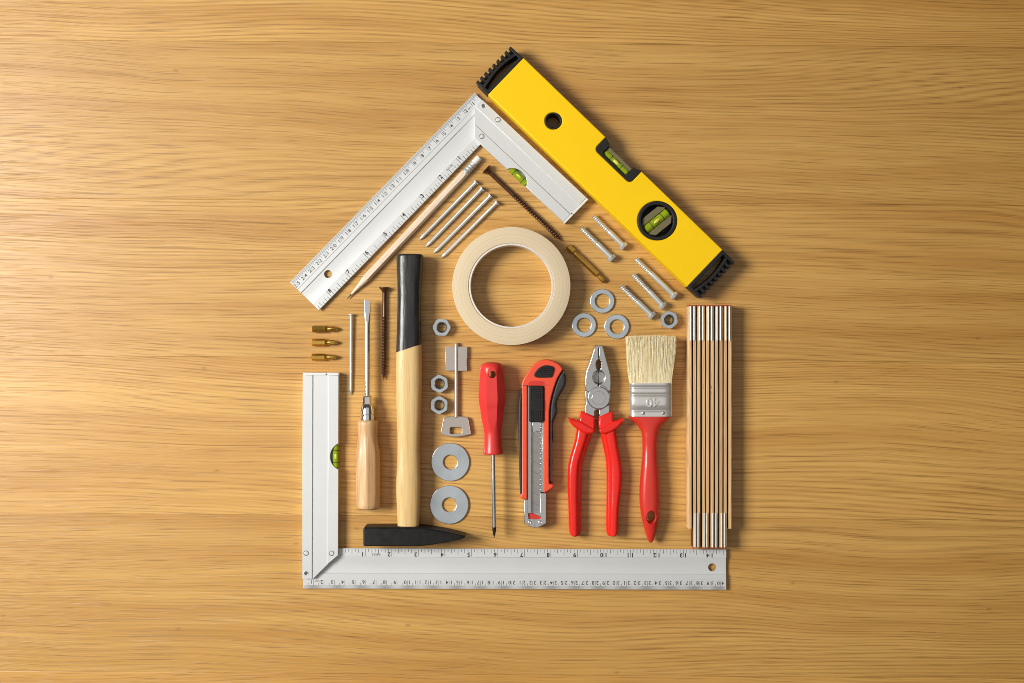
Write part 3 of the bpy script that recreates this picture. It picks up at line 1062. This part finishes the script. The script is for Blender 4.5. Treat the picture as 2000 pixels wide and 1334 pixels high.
for lab, c, ro, ri, h, g in (
        ('large zinc penny washer just below the key', (879.4, 902.6), 37.4, 13.8, 0.0020, 'large penny washers'),
        ('large zinc penny washer just above the hammer head tip', (877.4, 986), 37.9, 13.8, 0.0022, 'large penny washers'),
        ('zinc washer at the top of the group of three', (1176.3, 588), 23.8, 14.0, 0.0022, 'zinc washers in a triangle'),
        ('zinc washer of the three lying nearest the tape roll', (1140.6, 634.8), 23.8, 13.6, 0.0020, 'zinc washers in a triangle'),
        ('zinc washer of the three lying just above the brush and pliers', (1204.8, 638), 24.2, 13.6, 0.0022, 'zinc washers in a triangle')):
    th = Thing('flat_washer', lab, 'washer', c, random.uniform(0, 6), h, g)
    s = th.s
    link('ring', prism(circle(0, 0, ro * s, 72), 0.0001, h, 0.0005, [circle(0, 0, ri * s, 48)]), 'zinc', th)
    one_mesh(th)


def nut(label, c, rot, size):
    h = 0.0082
    t = Thing('hex_nut', label, 'nut', c, rot, h, 'zinc hex nuts')
    s = t.s
    bm = bmesh.new()
    n = 48
    R0 = size / 2 * s          # half across flats
    ri = 9.6 * s

    def hexr(a, k):
        d = ((a + PI / 6) % (PI / 3)) - PI / 6
        return min(R0 / math.cos(d), k)
    rows = []
    full = R0 / math.cos(PI / 6)
    for z, kind in ((0.0009, ('h', 1.06)), (0.0014, ('h', 1.2)), (h - 0.0009, ('h', 1.2)), (h, ('h', 1.08)), (h, ('c', 1.16)), (h - 0.0008, ('c', 1.0)), (0.0009, ('c', 1.0))):
        ring = []
        for i in range(n):
            a = 2 * PI * i / n
            rr = hexr(a, R0 * kind[1]) if kind[0] == 'h' else ri * kind[1]
            ring.append((rr * math.cos(a), rr * math.sin(a), z - 0.0008))
        rows.append(ring)
    body = link('body', loft_closed(rows), 'zinc', t, angle=28)
    link('thread', loft_closed([[((ri * q) * math.cos(2 * PI * i / 36), (ri * q) * math.sin(2 * PI * i / 36), z) for i in range(36)]
                                for q, z in [(1.01, 0.0003)] + [(0.99 if k % 2 else 0.90, 0.0004 + k * 0.00065) for k in range(10)] + [(1.01, 0.0066)]]), 'steel_dark', t, angle=50)


nut('zinc hex nut lying alone between hammer and tape roll', (862.3, 639.5), R(28), 32)
nut('upper one of two zinc hex nuts beside the key shaft', (858, 749.7), R(4), 32)
nut('lower one of two zinc hex nuts beside the key shaft', (857.6, 791.5), R(-2), 32)
nut('zinc hex nut lying below the bolts next to the folding rule', (1307, 624.6), R(12), 31.5)


# ------------------------------------------------------------------ key
def key():
    t = Thing('key', 'nickel double-bit key with trapezoid bow beside the hammer', 'key', (891, 760), 0.0, 0.004)
    s = t.s
    P = t.pts
    bow = spline([(867, 816.5), (873, 814), (891, 813.3), (908, 814), (914, 816.5), (917, 829), (919.3, 845), (917, 848.5), (904, 851.5), (890.5, 853), (876, 851.8), (864, 848.8), (861.2, 845.5), (863.6, 831)], 5)
    hole = P(rrect(879, 834.5, 901.8, 847.2, 3))
    b = link('bow', prism(P(bow), 0.0016, 0.0044, 0.0005, [hole]), 'nickel', t)
    link('bow_rim', prism(P(bow), 0.0017, 0.0047, 0.0003, [P([((x - 890.5) * 0.95 + 890.5, (y - 834) * 0.93 + 834) for x, y in bow])]), 'nickel', b)
    cz = 4.1 * s + 0.0009
    r = 4.1 * s
    link('shaft', lathe([(t.p(0, y)[1], r * q) for y, q in ((816, .9), (815, 1.05), (812.5, 1.05), (811.5, 1), (672, 1), (670, .8), (669, .45))], cz, 'y', 28, t.p(891.3, 0)[0]), 'nickel', t)
    link('bit', prism(P([(869.8, 677.2), (888.5, 677.2), (888.5, 724), (869.8, 724)]), 0.0018, 0.0040, 0.0002), 'nickel', t)
    link('bit', prism(P([(894, 677), (912.7, 677), (912.7, 700), (911.6, 701), (911.6, 714), (912.4, 715), (912.4, 724.2), (894, 724.2)]), 0.0018, 0.0040, 0.0002), 'nickel', t)


key()


# ------------------------------------------------------------------ red screwdriver
def red_screwdriver():
    t = Thing('screwdriver', 'cross-head screwdriver with red plastic handle pointing down', 'screwdriver', (963, 886), R(0.9), 0.011)
    s = t.s
    Y = lambda y: (886 - y) * s
    cz = 0.0138
    prof = [(886.5, 17.5), (885.5, 19.0), (882, 19.2), (876, 18.2), (866, 17.0), (852, 16.4), (842, 16.8), (832, 19), (822, 21.6), (810, 23.6), (797, 25.2), (788, 27.0), (778, 28.0), (768, 28.0), (752, 26.6), (735, 24.9), (722, 23.5), (716, 22.2), (711.5, 19.4), (708.8, 15.0), (707.2, 9.0), (706.6, 3)]
    fine = spline(prof, 3, False)
    rings = []
    for y, r in fine:
        # fluted grip: flats deepen along the middle of the handle
        f = 1.0 - 0.075 * max(0.0, min(1.0, (845 - y) / 25.0)) * max(0.0, min(1.0, (y - 716) / 14.0))
        rings.append(flatring(Y(y), 0, cz, max(r, 0.5) * s, 8, f, 64, 'y', PI / 8 + PI / 8))
    hd = link('handle', loft(rings), 'red', t, angle=24)
    dr = bpy.data.objects.new('drill', lathe_z(1.0 * s, Y(730.8), 7.2 * s, -0.01, 0.05))
    C.objects.link(dr)
    dr.parent = t.o
    bo = hd.modifiers.new('hole', 'BOOLEAN')
    bo.object = dr
    bpy.context.view_layer.update()
    me2 = bpy.data.meshes.new_from_object(hd.evaluated_get(bpy.context.evaluated_depsgraph_get()))
    hd.modifiers.clear()
    hd.data = me2
    me2.set_sharp_from_angle(angle=R(24))
    bpy.data.objects.remove(dr)
    link('shaft', lathe([(Y(885), 3.9 * s), (Y(1029), 3.9 * s)], cz, 'y', 24), 'steel', t)
    rings = []
    for y, q, d in ((1028.5, 1.0, 0), (1034, 1.0, 0.05), (1039, 0.95, 0.3), (1044, 0.6, 0.4), (1048.5, 0.12, 0.2)):
        rings.append([(3.9 * s * q * (1 - d * (0.5 + 0.5 * math.cos(4 * 2 * PI * i / 32))) * math.cos(2 * PI * i / 32), Y(y), cz + 3.9 * s * q * (1 - d * (0.5 + 0.5 * math.cos(4 * 2 * PI * i / 32))) * math.sin(2 * PI * i / 32)) for i in range(32)])
    link('cross_tip', loft(rings), 'iron', t, 'blackened cross-head tip')


red_screwdriver()


# ------------------------------------------------------------------ utility knife
def knife():
    t = Thing('utility_knife', 'orange-red snap-off utility knife with black grips', 'knife', (1050, 870), 0.0, 0.014)
    s = t.s
    P = t.pts
    outer = spline([(1018.5, 757), (1018.8, 750), (1022, 741), (1029, 729.5), (1040, 715), (1052, 706), (1065, 702.2), (1076, 703.6), (1086, 708), (1094, 713.6), (1099.5, 720.5)], 5, False)
    inner = spline([(1098, 724), (1089.5, 738), (1083, 755), (1077, 776), (1073.5, 798), (1072.8, 822), (1072.6, 870), (1072.6, 944)], 4, False)
    U = outer + inner + [(1081, 946), (1080.5, 952), (1072, 958), (1066, 961.5), (1062.3, 962.5), (1062.3, 754), (1030, 754), (1030, 975), (1027.5, 975.5), (1019, 975), (1016.6, 972), (1016.6, 966), (1019.3, 964), (1019.3, 760)]
    body = link('body', prism(P(U), 0.0010, 0.0150, 0.0013, (), 3), 'red_orange', t, angle=50)
    # panel seam and thumb recess
    link('seam', prism(P([(1019.5, 752.0), (1031, 752.0), (1031, 752.9), (1019.5, 752.9)]), 0.0140, 0.01506, 0), 'rubber', body)
    link('seam', prism(P([(1062, 752.0), (1075, 751.4), (1075.2, 752.1), (1062, 752.9)]), 0.0140, 0.01506, 0), 'rubber', body)
    rec = spline([(1031.8, 751.5), (1033, 746.5), (1040, 744), (1048, 743.4), (1056, 744), (1062.5, 746.5), (1063.6, 751.5)], 4, False)
    link('thumb_recess', prism(P(rec), 0.0146, 0.01512, 0.00003), 'red_paint', body)
    gr = outer[-1:] + [(1103, 728), (1106, 738), (1104.8, 752), (1097, 766.5), (1089.4, 781), (1087.6, 794), (1088.6, 805), (1084, 818), (1080.2, 829), (1080.4, 846), (1080.8, 857), (1077.2, 872), (1077.2, 889), (1079.4, 901), (1077, 925), (1077.2, 944.4), (1072.9, 944.4)]
    gr = spline(gr[:-2], 4, False) + gr[-2:] + inner[::-1][1:]
    link('grip', prism(P(gr), 0.0006, 0.0132, 0.0026, (), 3), 'rubber', t, 'black rubber grip with finger waves', angle=50)
    lg = spline([(1017.6, 760), (1014.6, 775), (1012.6, 800), (1012.4, 850), (1013.6, 885), (1013.8, 915), (1015, 946), (1015.8, 965)], 4, False) + [(1019.2, 965), (1019.2, 760)]
    link('grip', prism(P(lg), 0.0006, 0.0128, 0.0014), 'rubber', t, angle=50)
    # steel channel
    link('channel', prism(P([(1030.2, 755), (1062.1, 755), (1062.1, 962), (1030.2, 962)]), 0.0020, 0.0098, 0), 'blade', t)
    link('channel_rail', prism(P([(1030.3, 754.5), (1037.6, 754.5), (1037.6, 1003), (1030.3, 1003)]), 0.0040, 0.0126, 0.0004), 'steel', t)
    # nose of the channel
    win = P([(1031.2, 1003), (1036, 1001.5), (1046, 1006), (1056.5, 1010.5), (1056, 1014), (1045.5, 1014.2), (1032.5, 1014)])
    nose = link('nose', prism(P([(1024.2, 976), (1036.5, 976), (1036.5, 1001), (1055, 1001), (1055, 963.5), (1067.2, 963.5), (1066.8, 1023), (1054, 1029.5), (1045, 1032.2), (1034, 1028.5), (1023.8, 1023)]), 0.0020, 0.0122, 0.0005, [win]), 'steel', t)
    link('nose_window', prism(win, 0.0020, 0.0106, 0), 'red_paint', nose)
    link('nose_crease', prism(P([(1044.4, 1016), (1045.2, 1016), (1045.4, 1031), (1044.4, 1031)]), 0.0118, 0.01225, 0), 'steel_dark', nose)
    for x in (1034.8, 1055.4):
        cx, cy = t.p(x, 1020.8)
        link('rivet', prism(circle(cx, cy, 3.8 * s, 20), 0.0118, 0.0128, 0.0004, [circle(cx, cy, 1.4 * s, 12)]), 'chrome', nose)
    bl = link('blade', prism(P([(1037.4, 820), (1056, 820), (1056, 998), (1054, 1008), (1037.4, 1001)]), 0.0096, 0.0104, 0), 'blade', t)
    y = 838
    while y < 1000:
        link('score_line', prism(P([(1037.6, y), (1055.6, y + 9.0), (1055.6, y + 9.7), (1037.6, y + 0.7)]), 0.0100, 0.01046, 0), 'steel_dark', bl)
        y += 20.4
    # notched rail
    rl = link('channel_rail', prism(P([(1058.6, 826), (1062.4, 826), (1062.4, 962), (1058.6, 962)]), 0.0040, 0.0124, 0.0003), 'steel', t)
    y = 833
    while y < 958:
        link('notch_tooth', prism(P([(1055, y + 1.2), (1059, y), (1059, y + 4.6), (1055, y + 4.0)]), 0.0098, 0.0121, 0.0003), 'steel', rl)
        y += 10.15
    clip = link('blade_clip', prism(P([(1039, 822), (1054, 822), (1056, 828), (1056, 842), (1040.5, 845), (1040, 832)]), 0.0100, 0.0112, 0.0003), 'steel', t)
    # slider
    sl = link('slider', prism(P(rrect(1033, 752.8, 1062.6, 824.6, 5)), 0.0100, 0.0166, 0.0012), 'black', t)
    dots = []
    for rows_, y0 in ((5, 760), (5, 803)):
        for i in range(6):
            for j in range(rows_):
                x, y = t.p(1037.2 + i * 4.25 + 0.0, y0 + j * 4.1)
                dots.append(dome(x, y, 0.0164, 1.5 * s, 0.0011))
    stuff(link('grip_dots', join(dots), 'black_gloss', sl))
    for i in range(5):
        yy = 782.4 + i * 3.9
        link('slider_ridge', prism(P([(1034.6, yy), (1061, yy), (1061, yy + 2.0), (1034.6, yy + 2.0)]), 0.0160, 0.0176, 0.0004), 'black_gloss', sl)
    # lock button
    bt = spline([(1043.4, 733), (1044, 729), (1050, 721), (1058, 715.5), (1066, 713.4), (1076, 714.4), (1081.4, 718), (1081.4, 724), (1078.5, 734), (1075, 737), (1060, 737.4), (1047.5, 737)], 4)
    b = link('lock_button', prism(P(bt), 0.0140, 0.0166, 0.0008), 'black', t)
    dots = []
    for j, (y, xa, n) in enumerate(((718.8, 1058.6, 6), (722.6, 1053.8, 7), (726.6, 1049.6, 7))):
        for i in range(n):
            x, yy = t.p(xa + i * 4.1, y)
            dots.append(dome(x, yy, 0.0164, 1.4 * s, 0.0011))
    stuff(link('grip_dots', join(dots), 'black_gloss', b))
    link('button_ridge', prism(P([(1046, 730.5), (1077.5, 730.5), (1077, 732), (1045.6, 732)]), 0.0160, 0.0170, 0.0003), 'black', b)


def dome(x, y, z, r, h):
    return loft([[(x + r * k * math.cos(2 * PI * i / 6), y + r * k * math.sin(2 * PI * i / 6), z + h * q) for i in range(6)] for k, q in ((1, 0), (0.8, 0.6), (0.35, 1))])


knife()


# ------------------------------------------------------------------ pliers
def pliers():
    t = Thing('pliers', 'combination pliers with polished jaws and glossy red handles', 'pliers', (1167, 860), 0.0, 0.012)
    s = t.s
    P = t.pts
    # left jaw lever, right jaw lever; teeth in the gripping hole
    teeth = []
    for i in range(7):
        y = 704 + i * 2.7
        teeth += [(1175.2 - (0.0 if i not in (0, 6) else 2), y), (1172.4, y + 1.35)]
    pipeR = [(1169.8 + 11.2 * math.cos(a), 736.8 + 13.2 * math.sin(a)) for a in [-PI / 2 + 0.12 + i * (PI - 0.2) / 14 for i in range(15)]]
    pipeL = [(1169.0 - 10.8 * math.cos(a), 736.8 + 13.2 * math.sin(a)) for a in [PI / 2 - 0.08 - i * (PI - 0.2) / 14 for i in range(15)]]
    left = [(1169.1, 674), (1163.2, 673.8), (1160, 683), (1151, 711), (1146.2, 722), (1143.8, 732), (1142.9, 745), (1143.2, 759.5), (1145.4, 764.5), (1160, 770), (1169, 762)] + pipeL + \
           [(1168.6, 723), (1165.4, 719), (1164.2, 713), (1164.6, 707.5), (1166.6, 704), (1169.1, 702.5)]
    right = [(1170.0, 674), (1176.6, 674), (1179.6, 683), (1184.4, 702), (1190, 722), (1192.6, 733), (1193.7, 749), (1192.6, 761.5), (1190, 764.6), (1180, 768), (1170, 762)] + pipeR[::-1] + \
            [(1170.6, 723)] + teeth[::-1] + [(1170.0, 702)]
    link('jaw', prism(P(left), 0.0022, 0.0124, 0.0007), 'steel', t, angle=50)
    link('jaw', prism(P(right), 0.0022, 0.0122, 0.0007), 'steel', t, angle=50)
    link('cutter', prism(P(circle(1169.6, 736.8, 12.6, 28, 0, 14.2)), 0.0030, 0.0058, 0), 'steel_dark', t)
    cx, cy = t.p(1169.0, 736.8)
    for sg in (-1, 1):
        link('cutting_edge', prism(P([(1169.5 + sg * 0.4, 723.8), (1169.5 + sg * 11.4, 729), (1169.5 + sg * 11.4, 745), (1169.5 + sg * 0.4, 750)]), 0.0045, 0.0078, 0.0006), 'blade', t)
    # joint
    jl = spline([(1144.5, 762), (1143, 774), (1144.8, 788), (1142.6, 792), (1142.6, 806), (1147, 818), (1160, 818), (1163, 802), (1176, 800), (1190, 788), (1192, 775), (1189.8, 764), (1178, 758), (1160, 757)], 5)
    link('joint', prism(P(jl), 0.0024, 0.0118, 0.0008), 'steel', t, angle=50)
    link('lever', prism(P([(1170.6, 800), (1190.6, 790), (1191, 803), (1187, 818), (1170.6, 818)]), 0.0026, 0.0112, 0.0008), 'steel', t)
    link('joint_disc', prism(P(circle(1169.4, 777, 21.8, 56)), 0.0100, 0.0127, 0.0006), 'steel', t, angle=50)
    link('joint_groove', prism(P(circle(1169.4, 777, 22.5, 56)), 0.0100, 0.01235, 0, [P(circle(1169.4, 777, 21.7, 56))]), 'steel_dark', t)
    arc_ = spline([(1170, 750.4), (1178, 752.6), (1185, 757.6), (1190, 764.4)], 5, False)
    link('jaw_seam', prism(P(arc_ + [(x - 0.5, y + 1.1) for x, y in arc_[::-1]]), 0.0100, 0.01262, 0), 'steel_dark', t)
    pv = link('pivot', prism(P(circle(1169.0, 777.5, 13.4, 40)), 0.0110, 0.0129, 0.0002), 'steel', t, angle=50)
    # handles
    for side in (-1, 1):
        if side < 0:
            col = [(1135, 803), (1148, 807.5), (1161.6, 813.6), (1162.4, 833), (1158.5, 845.5), (1149, 847), (1129, 840), (1127, 832), (1131.5, 820.5)]
            wing = spline([(1110.4, 816), (1115, 816.6), (1124, 819.6), (1133, 821.5), (1148, 830), (1161, 838), (1160, 845), (1149, 847.6), (1138, 845), (1124, 836), (1114, 826)], 4)
            rows = [(840, 1126, 1158), (852, 1124.4, 1155.5), (864, 1122, 1151.8), (886, 1115.6, 1144.6), (900, 1112, 1140.4), (917, 1109.4, 1137.6), (946, 1108.6, 1136.6), (975, 1109.6, 1136), (1000, 1110.6, 1135.8), (1030, 1111.2, 1135.8), (1041, 1112.6, 1135), (1047, 1116, 1131.5), (1049.6, 1121, 1127)]
        else:
            col = [(1196.4, 803), (1184, 807.5), (1169.4, 814.4), (1169.2, 833), (1172, 844), (1180, 847.6), (1203, 839.5), (1202, 830), (1197.6, 820.5)]
            wing = spline([(1218.8, 816.6), (1214, 817.6), (1206, 820.6), (1196.5, 822.5), (1183, 831), (1170.4, 838), (1171.6, 845), (1180, 848), (1192, 844.6), (1206, 836), (1215, 826)], 4)
            rows = [(842, 1173, 1204), (852, 1175, 1205), (878, 1179.6, 1208.9), (898, 1183.4, 1212.6), (921, 1185.2, 1215.6), (946, 1185.6, 1214.8), (975, 1185.2, 1211.4), (1000, 1184.6, 1208.8), (1030, 1184.4, 1208), (1041, 1185.2, 1207.4), (1047, 1188, 1203.6), (1049, 1193, 1199)]
        sl = link('handle_sleeve', None or loft([]) if False else sleeve(t, rows, side), 'red_gloss', t, angle=60)
        link('inner_lip', lip(t, rows, side), 'red_gloss', sl, angle=60)
        link('sleeve_collar', prism(P(col), 0.0014, 0.0140, 0.0018, (), 3), 'red_gloss', sl, angle=60)
        link('finger_guard', prism(P(wing), 0.0030, 0.0152, 0.0022, (), 3), 'red_gloss', sl, angle=60)


def sleeve(t, rows, side):
    s = t.s
    fine = spline(rows, 4, False)
    rings = []
    for y, a, b in fine:
        if side < 0:
            b -= min(6.5, (b - a) * 0.24)
        else:
            a += min(6.5, (b - a) * 0.24)
        x, yy = t.p((a + b) / 2, y)
        hw = (b - a) / 2 * s
        hz = 0.0064 * min(1.0, hw / (6 * s))
        rings.append(sring(yy, x, 0.0074, hw, hz, 2.9, 32))
    return loft(rings)


def lip(t, rows, side):
    s = t.s
    fine = spline(rows, 4, False)
    rings = []
    for y, a, b in fine:
        w_ = min(7.2, (b - a) * 0.3)
        c = b - w_ if side < 0 else a + w_
        x, yy = t.p(c, y)
        hw = w_ * s
        rings.append(sring(yy, x, 0.0062, hw, 0.0046 * min(1.0, hw / (4 * s)), 2.6, 24))
    return loft(rings)


pliers()


# ------------------------------------------------------------------ paintbrush
def brush():
    t = Thing('paintbrush', 'flat paintbrush with pale bristles, tin ferrule and red handle', 'paintbrush', (1270, 830), 0.0, 0.012)
    s = t.s
    P = t.pts
    Y = lambda y: t.p(0, y)[1]
    X = lambda x: t.p(x, 0)[0]
    cz = 0.0095
    # ferrule: flat tube with round sides
    rows = [(748, 1.0), (755, 1.0), (755.8, .955), (757, .955), (757.8, 1.0), (769, 1.0), (769.8, .955), (771, .955), (771.8, 1.0), (799.5, 1.0), (800.3, .955), (801.5, .955), (802.3, 1.0), (813, 1.0)]
    rings = [sring(Y(y), X(1271.2), cz, 41.2 * s, 0.0078 * q, 4.2, 56) for y, q in rows]
    fe = link('ferrule', loft(rings), 'tin', t, angle=50)
    zt = cz + 0.0078
    link('embossed_number', text_mesh('40', 25 * s, X(1273), Y(784.6), zt - 0.0001, PI, 0.0, 'CENTER', 0.0010, True, 0.00012), 'tin', fe, angle=60)
    for x in (1255.2, 1294):
        link('rivet', lathe_dome(X(x), Y(806.2), zt - 0.0003, 3.4 * s, 0.0010), 'chrome', fe)
    # handle
    hrows = [(812, 1228.2, 1311), (815, 1228.6, 1310.6), (820, 1233, 1306), (828, 1242.5, 1296.5), (838, 1250, 1290), (850, 1254, 1287), (874, 1255.4, 1284.4), (895, 1254.4, 1285), (915, 1252.6, 1287), (940, 1250.4, 1289),
             (962, 1249.4, 1290), (985, 1250, 1289.8), (1008, 1253, 1288), (1030, 1258, 1284), (1046, 1262.4, 1280.4), (1056, 1266, 1277), (1060.5, 1269, 1274.4)]
    fine = spline(hrows, 4, False)
    rg = []
    for y, a, b in fine:
        hw = (b - a) / 2 * s
        hz = 0.0072 if y < 835 else 0.0072 + 0.0006 * math.sin((y - 835) / 225 * PI)
        hz = min(hz, hw * 0.95)
        rg.append(sring(Y(y), X((a + b) / 2), cz - 0.0006, hw, hz, 2.3, 40))
    hd = link('handle', loft(rg), 'red_paint', t, angle=50)
    cut = loft([[(X(1271.6) + k * 9.4 * s * math.cos(2 * PI * i / 32), Y(1009.5) + k * 12.2 * s * math.sin(2 * PI * i / 32), z) for i in range(32)] for z, k in ((-0.01, 0.9), (0.012, 0.9), (0.0165, 1.12), (0.03, 1.8))])
    dr = bpy.data.objects.new('drill', cut)
    C.objects.link(dr)
    dr.parent = t.o
    bo = hd.modifiers.new('hole', 'BOOLEAN')
    bo.object = dr
    bpy.context.view_layer.update()
    me2 = bpy.data.meshes.new_from_object(hd.evaluated_get(bpy.context.evaluated_depsgraph_get()))
    hd.modifiers.clear()
    hd.data = me2
    me2.set_sharp_from_angle(angle=R(40))
    bpy.data.objects.remove(dr)
    # bristles
    verts, faces = [], []
    rnd = random.Random(3)
    for i in range(5200):
        u = rnd.uniform(-1, 1)
        v = math.sqrt(rnd.random()) if rnd.random() < 0.75 else rnd.uniform(-1, 1)
        if rnd.random() < 0.25:
            v = -v
        hz = 0.0070 * (1 - 0.25 * abs(u) ** 4)
        x0 = X(1270.8) + u * 40.4 * s
        z0 = cz + v * hz
        fan = u * 47.4 * s + rnd.gauss(0, 1.1) * s
        if rnd.random() < 0.02:
            fan += rnd.gauss(0, 4) * s
        x1 = X(1271.6) + fan
        z1 = max(0.0006, cz + v * 0.0074 * (1 - 0.12 * abs(u)) + rnd.gauss(0, 0.0003))
        yt = 657.5 + rnd.gauss(0, 1.3) + (rnd.random() ** 6) * 14 + 1.5 * abs(u) ** 3
        bx = rnd.gauss(0, 1.2) * s
        wd = rnd.uniform(0.00012, 0.00020)
        base = len(verts)
        for k in range(4):
            q = k / 3
            e = q * q * 0.4 + q * 0.6
            px = x0 + (x1 - x0) * e + bx * math.sin(PI * q)
            pz = z0 + (z1 - z0) * q
            py = Y(749 + (yt - 749) * q)
            r_ = wd * (1 - 0.45 * q)
            for a in range(3):
                verts.append((px + r_ * math.cos(a * 2.094 + 0.5), py, pz + r_ * math.sin(a * 2.094 + 0.5)))
        for k in range(3):
            for a in range(3):
                b0 = base + k * 3
                faces.append((b0 + a, b0 + (a + 1) % 3, b0 + 3 + (a + 1) % 3, b0 + 3 + a))
        faces.append((base + 9, base + 10, base + 11))
    me = bpy.data.meshes.new('bristles')
    me.from_pydata(verts, [], faces)
    br = link('bristles', me, 'bristle', t, angle=None)
    stuff(br)


def lathe_dome(x, y, z, r, h, n=20):
    return loft([[(x + r * k * math.cos(2 * PI * i / n), y + r * k * math.sin(2 * PI * i / n), z + h * q) for i in range(n)] for k, q in ((1, 0), (0.95, 0.35), (0.75, 0.7), (0.4, 0.93), (0.08, 1))])


brush()


# ------------------------------------------------------------------ folding rule
def folding_rule():
    zt = 0.0160
    t = Thing('folding_rule', 'folded wooden rule with steel hinges standing on edge', 'folding rule', (1385, 830), 0.0, zt)
    s = t.s
    P = t.pts
    Y = lambda y: t.p(0, y)[1]
    X = lambda x: t.p(x, 0)[0]
    lefts = [1344.8 + 17.25 * (i // 2) + (9.0 if i % 2 else 0) for i in range(10)]
    wdt = 6.2
    rnd = random.Random(11)
    for i, x in enumerate(lefts):
        y1 = 1033 if i in (0, 9) else 1069
        sk = rnd.uniform(-0.5, 0.5)
        bb = prism(P([(x, 598.5), (x + wdt, 598.5), (x + wdt + sk, y1), (x + sk, y1)]), 0.0004, zt - rnd.uniform(0, 0.0004), 0.0004)
        sl = link('slat', bb, 'slat', t)
        sl.color = (rnd.uniform(0.88, 1.1),) * 3 + (1,)
        bb.materials.append(M['gap_shade'])
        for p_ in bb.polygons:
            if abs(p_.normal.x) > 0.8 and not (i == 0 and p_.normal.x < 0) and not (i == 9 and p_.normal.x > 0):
                p_.material_index = 1  # inner sides coloured dark so the gaps between slats look deeper
        # painted end grain
        link('red_end', prism(P([(x + 0.3, 596.2), (x + wdt * 0.5, 595.4), (x + wdt - 0.2, 596.6), (x + wdt - 0.2, 598.6), (x + 0.3, 598.6)]), 0.0006, zt - 0.0005, 0.0003), 'red_tip', sl)
        if i not in (0, 9):
            link('red_end', prism(P([(x + sk + 0.3, 1068.8), (x + sk + wdt - 0.2, 1068.8), (x + sk + wdt - 0.6, 1071.4), (x + sk + 0.6, 1071.6)]), 0.0006, zt - 0.0005, 0.0003), 'red_tip', sl)
        # steel hinge plate wrapped over the slat: top end on all, bottom end on the inner eight
        side = 0 if i % 2 == 0 else 1
        xa, xb = (x + 1.6, x + wdt + 0.5) if side == 0 else (x - 0.5, x + wdt - 1.6)
        link('hinge_plate', loft([sring(Y(y), X((xa + xb) / 2), zt - 0.0052, (xb - xa) / 2 * s, 0.0062, 3.0, 20) for y in (598.4, 599, 664, 665)]), 'hinge', sl)
        if i not in (0, 9):
            xa, xb = (x - 0.5, x + wdt - 1.8) if side == 0 else (x + 1.8, x + wdt + 0.5)
            link('hinge_plate', loft([sring(Y(y), X((xa + xb) / 2 + sk), zt - 0.0052, (xb - xa) / 2 * s, 0.0062, 3.0, 20) for y in (1002, 1003, 1068, 1069)]), 'hinge', sl)
    # scale ticks printed on the outer face of the first slat
    ticks = []
    xl = X(lefts[0]) - 0.00006
    y = 604.0
    k = 0
    while y < 1030:
        ticks.append(box(xl - 0.00003, Y(y) - 0.0001, 0.0005, xl + 0.0004, Y(y) + 0.0001, 0.0036 if k % 5 else 0.006))
        y += 2.06
        k += 1
    o = link('printed_ticks', join(ticks), 'ink_grey', t, angle=None)
    stuff(o)
    # faint maker's stamps, too small to read
    marks = []
    for x, ya, yb, n in ((1387.6, 753, 783, 13), (1404.4, 750, 757, 4), (1373.4, 752, 762, 4)):
        for q in range(n):
            yy = ya + (yb - ya) * q / n
            xx = x + rnd.uniform(-1.2, 1.2)
            marks.append(box(X(xx), Y(yy), zt - 0.0008, X(xx + rnd.uniform(0.6, 1.6)), Y(yy - rnd.uniform(0.5, 1.3)), zt + 0.00004))
    stuff(link('faded_stamp', join(marks), 'ink_grey', t, angle=None))


folding_rule()

# drop datablocks left over from drilling
for me in list(bpy.data.meshes):
    if me.users == 0:
        bpy.data.meshes.remove(me)
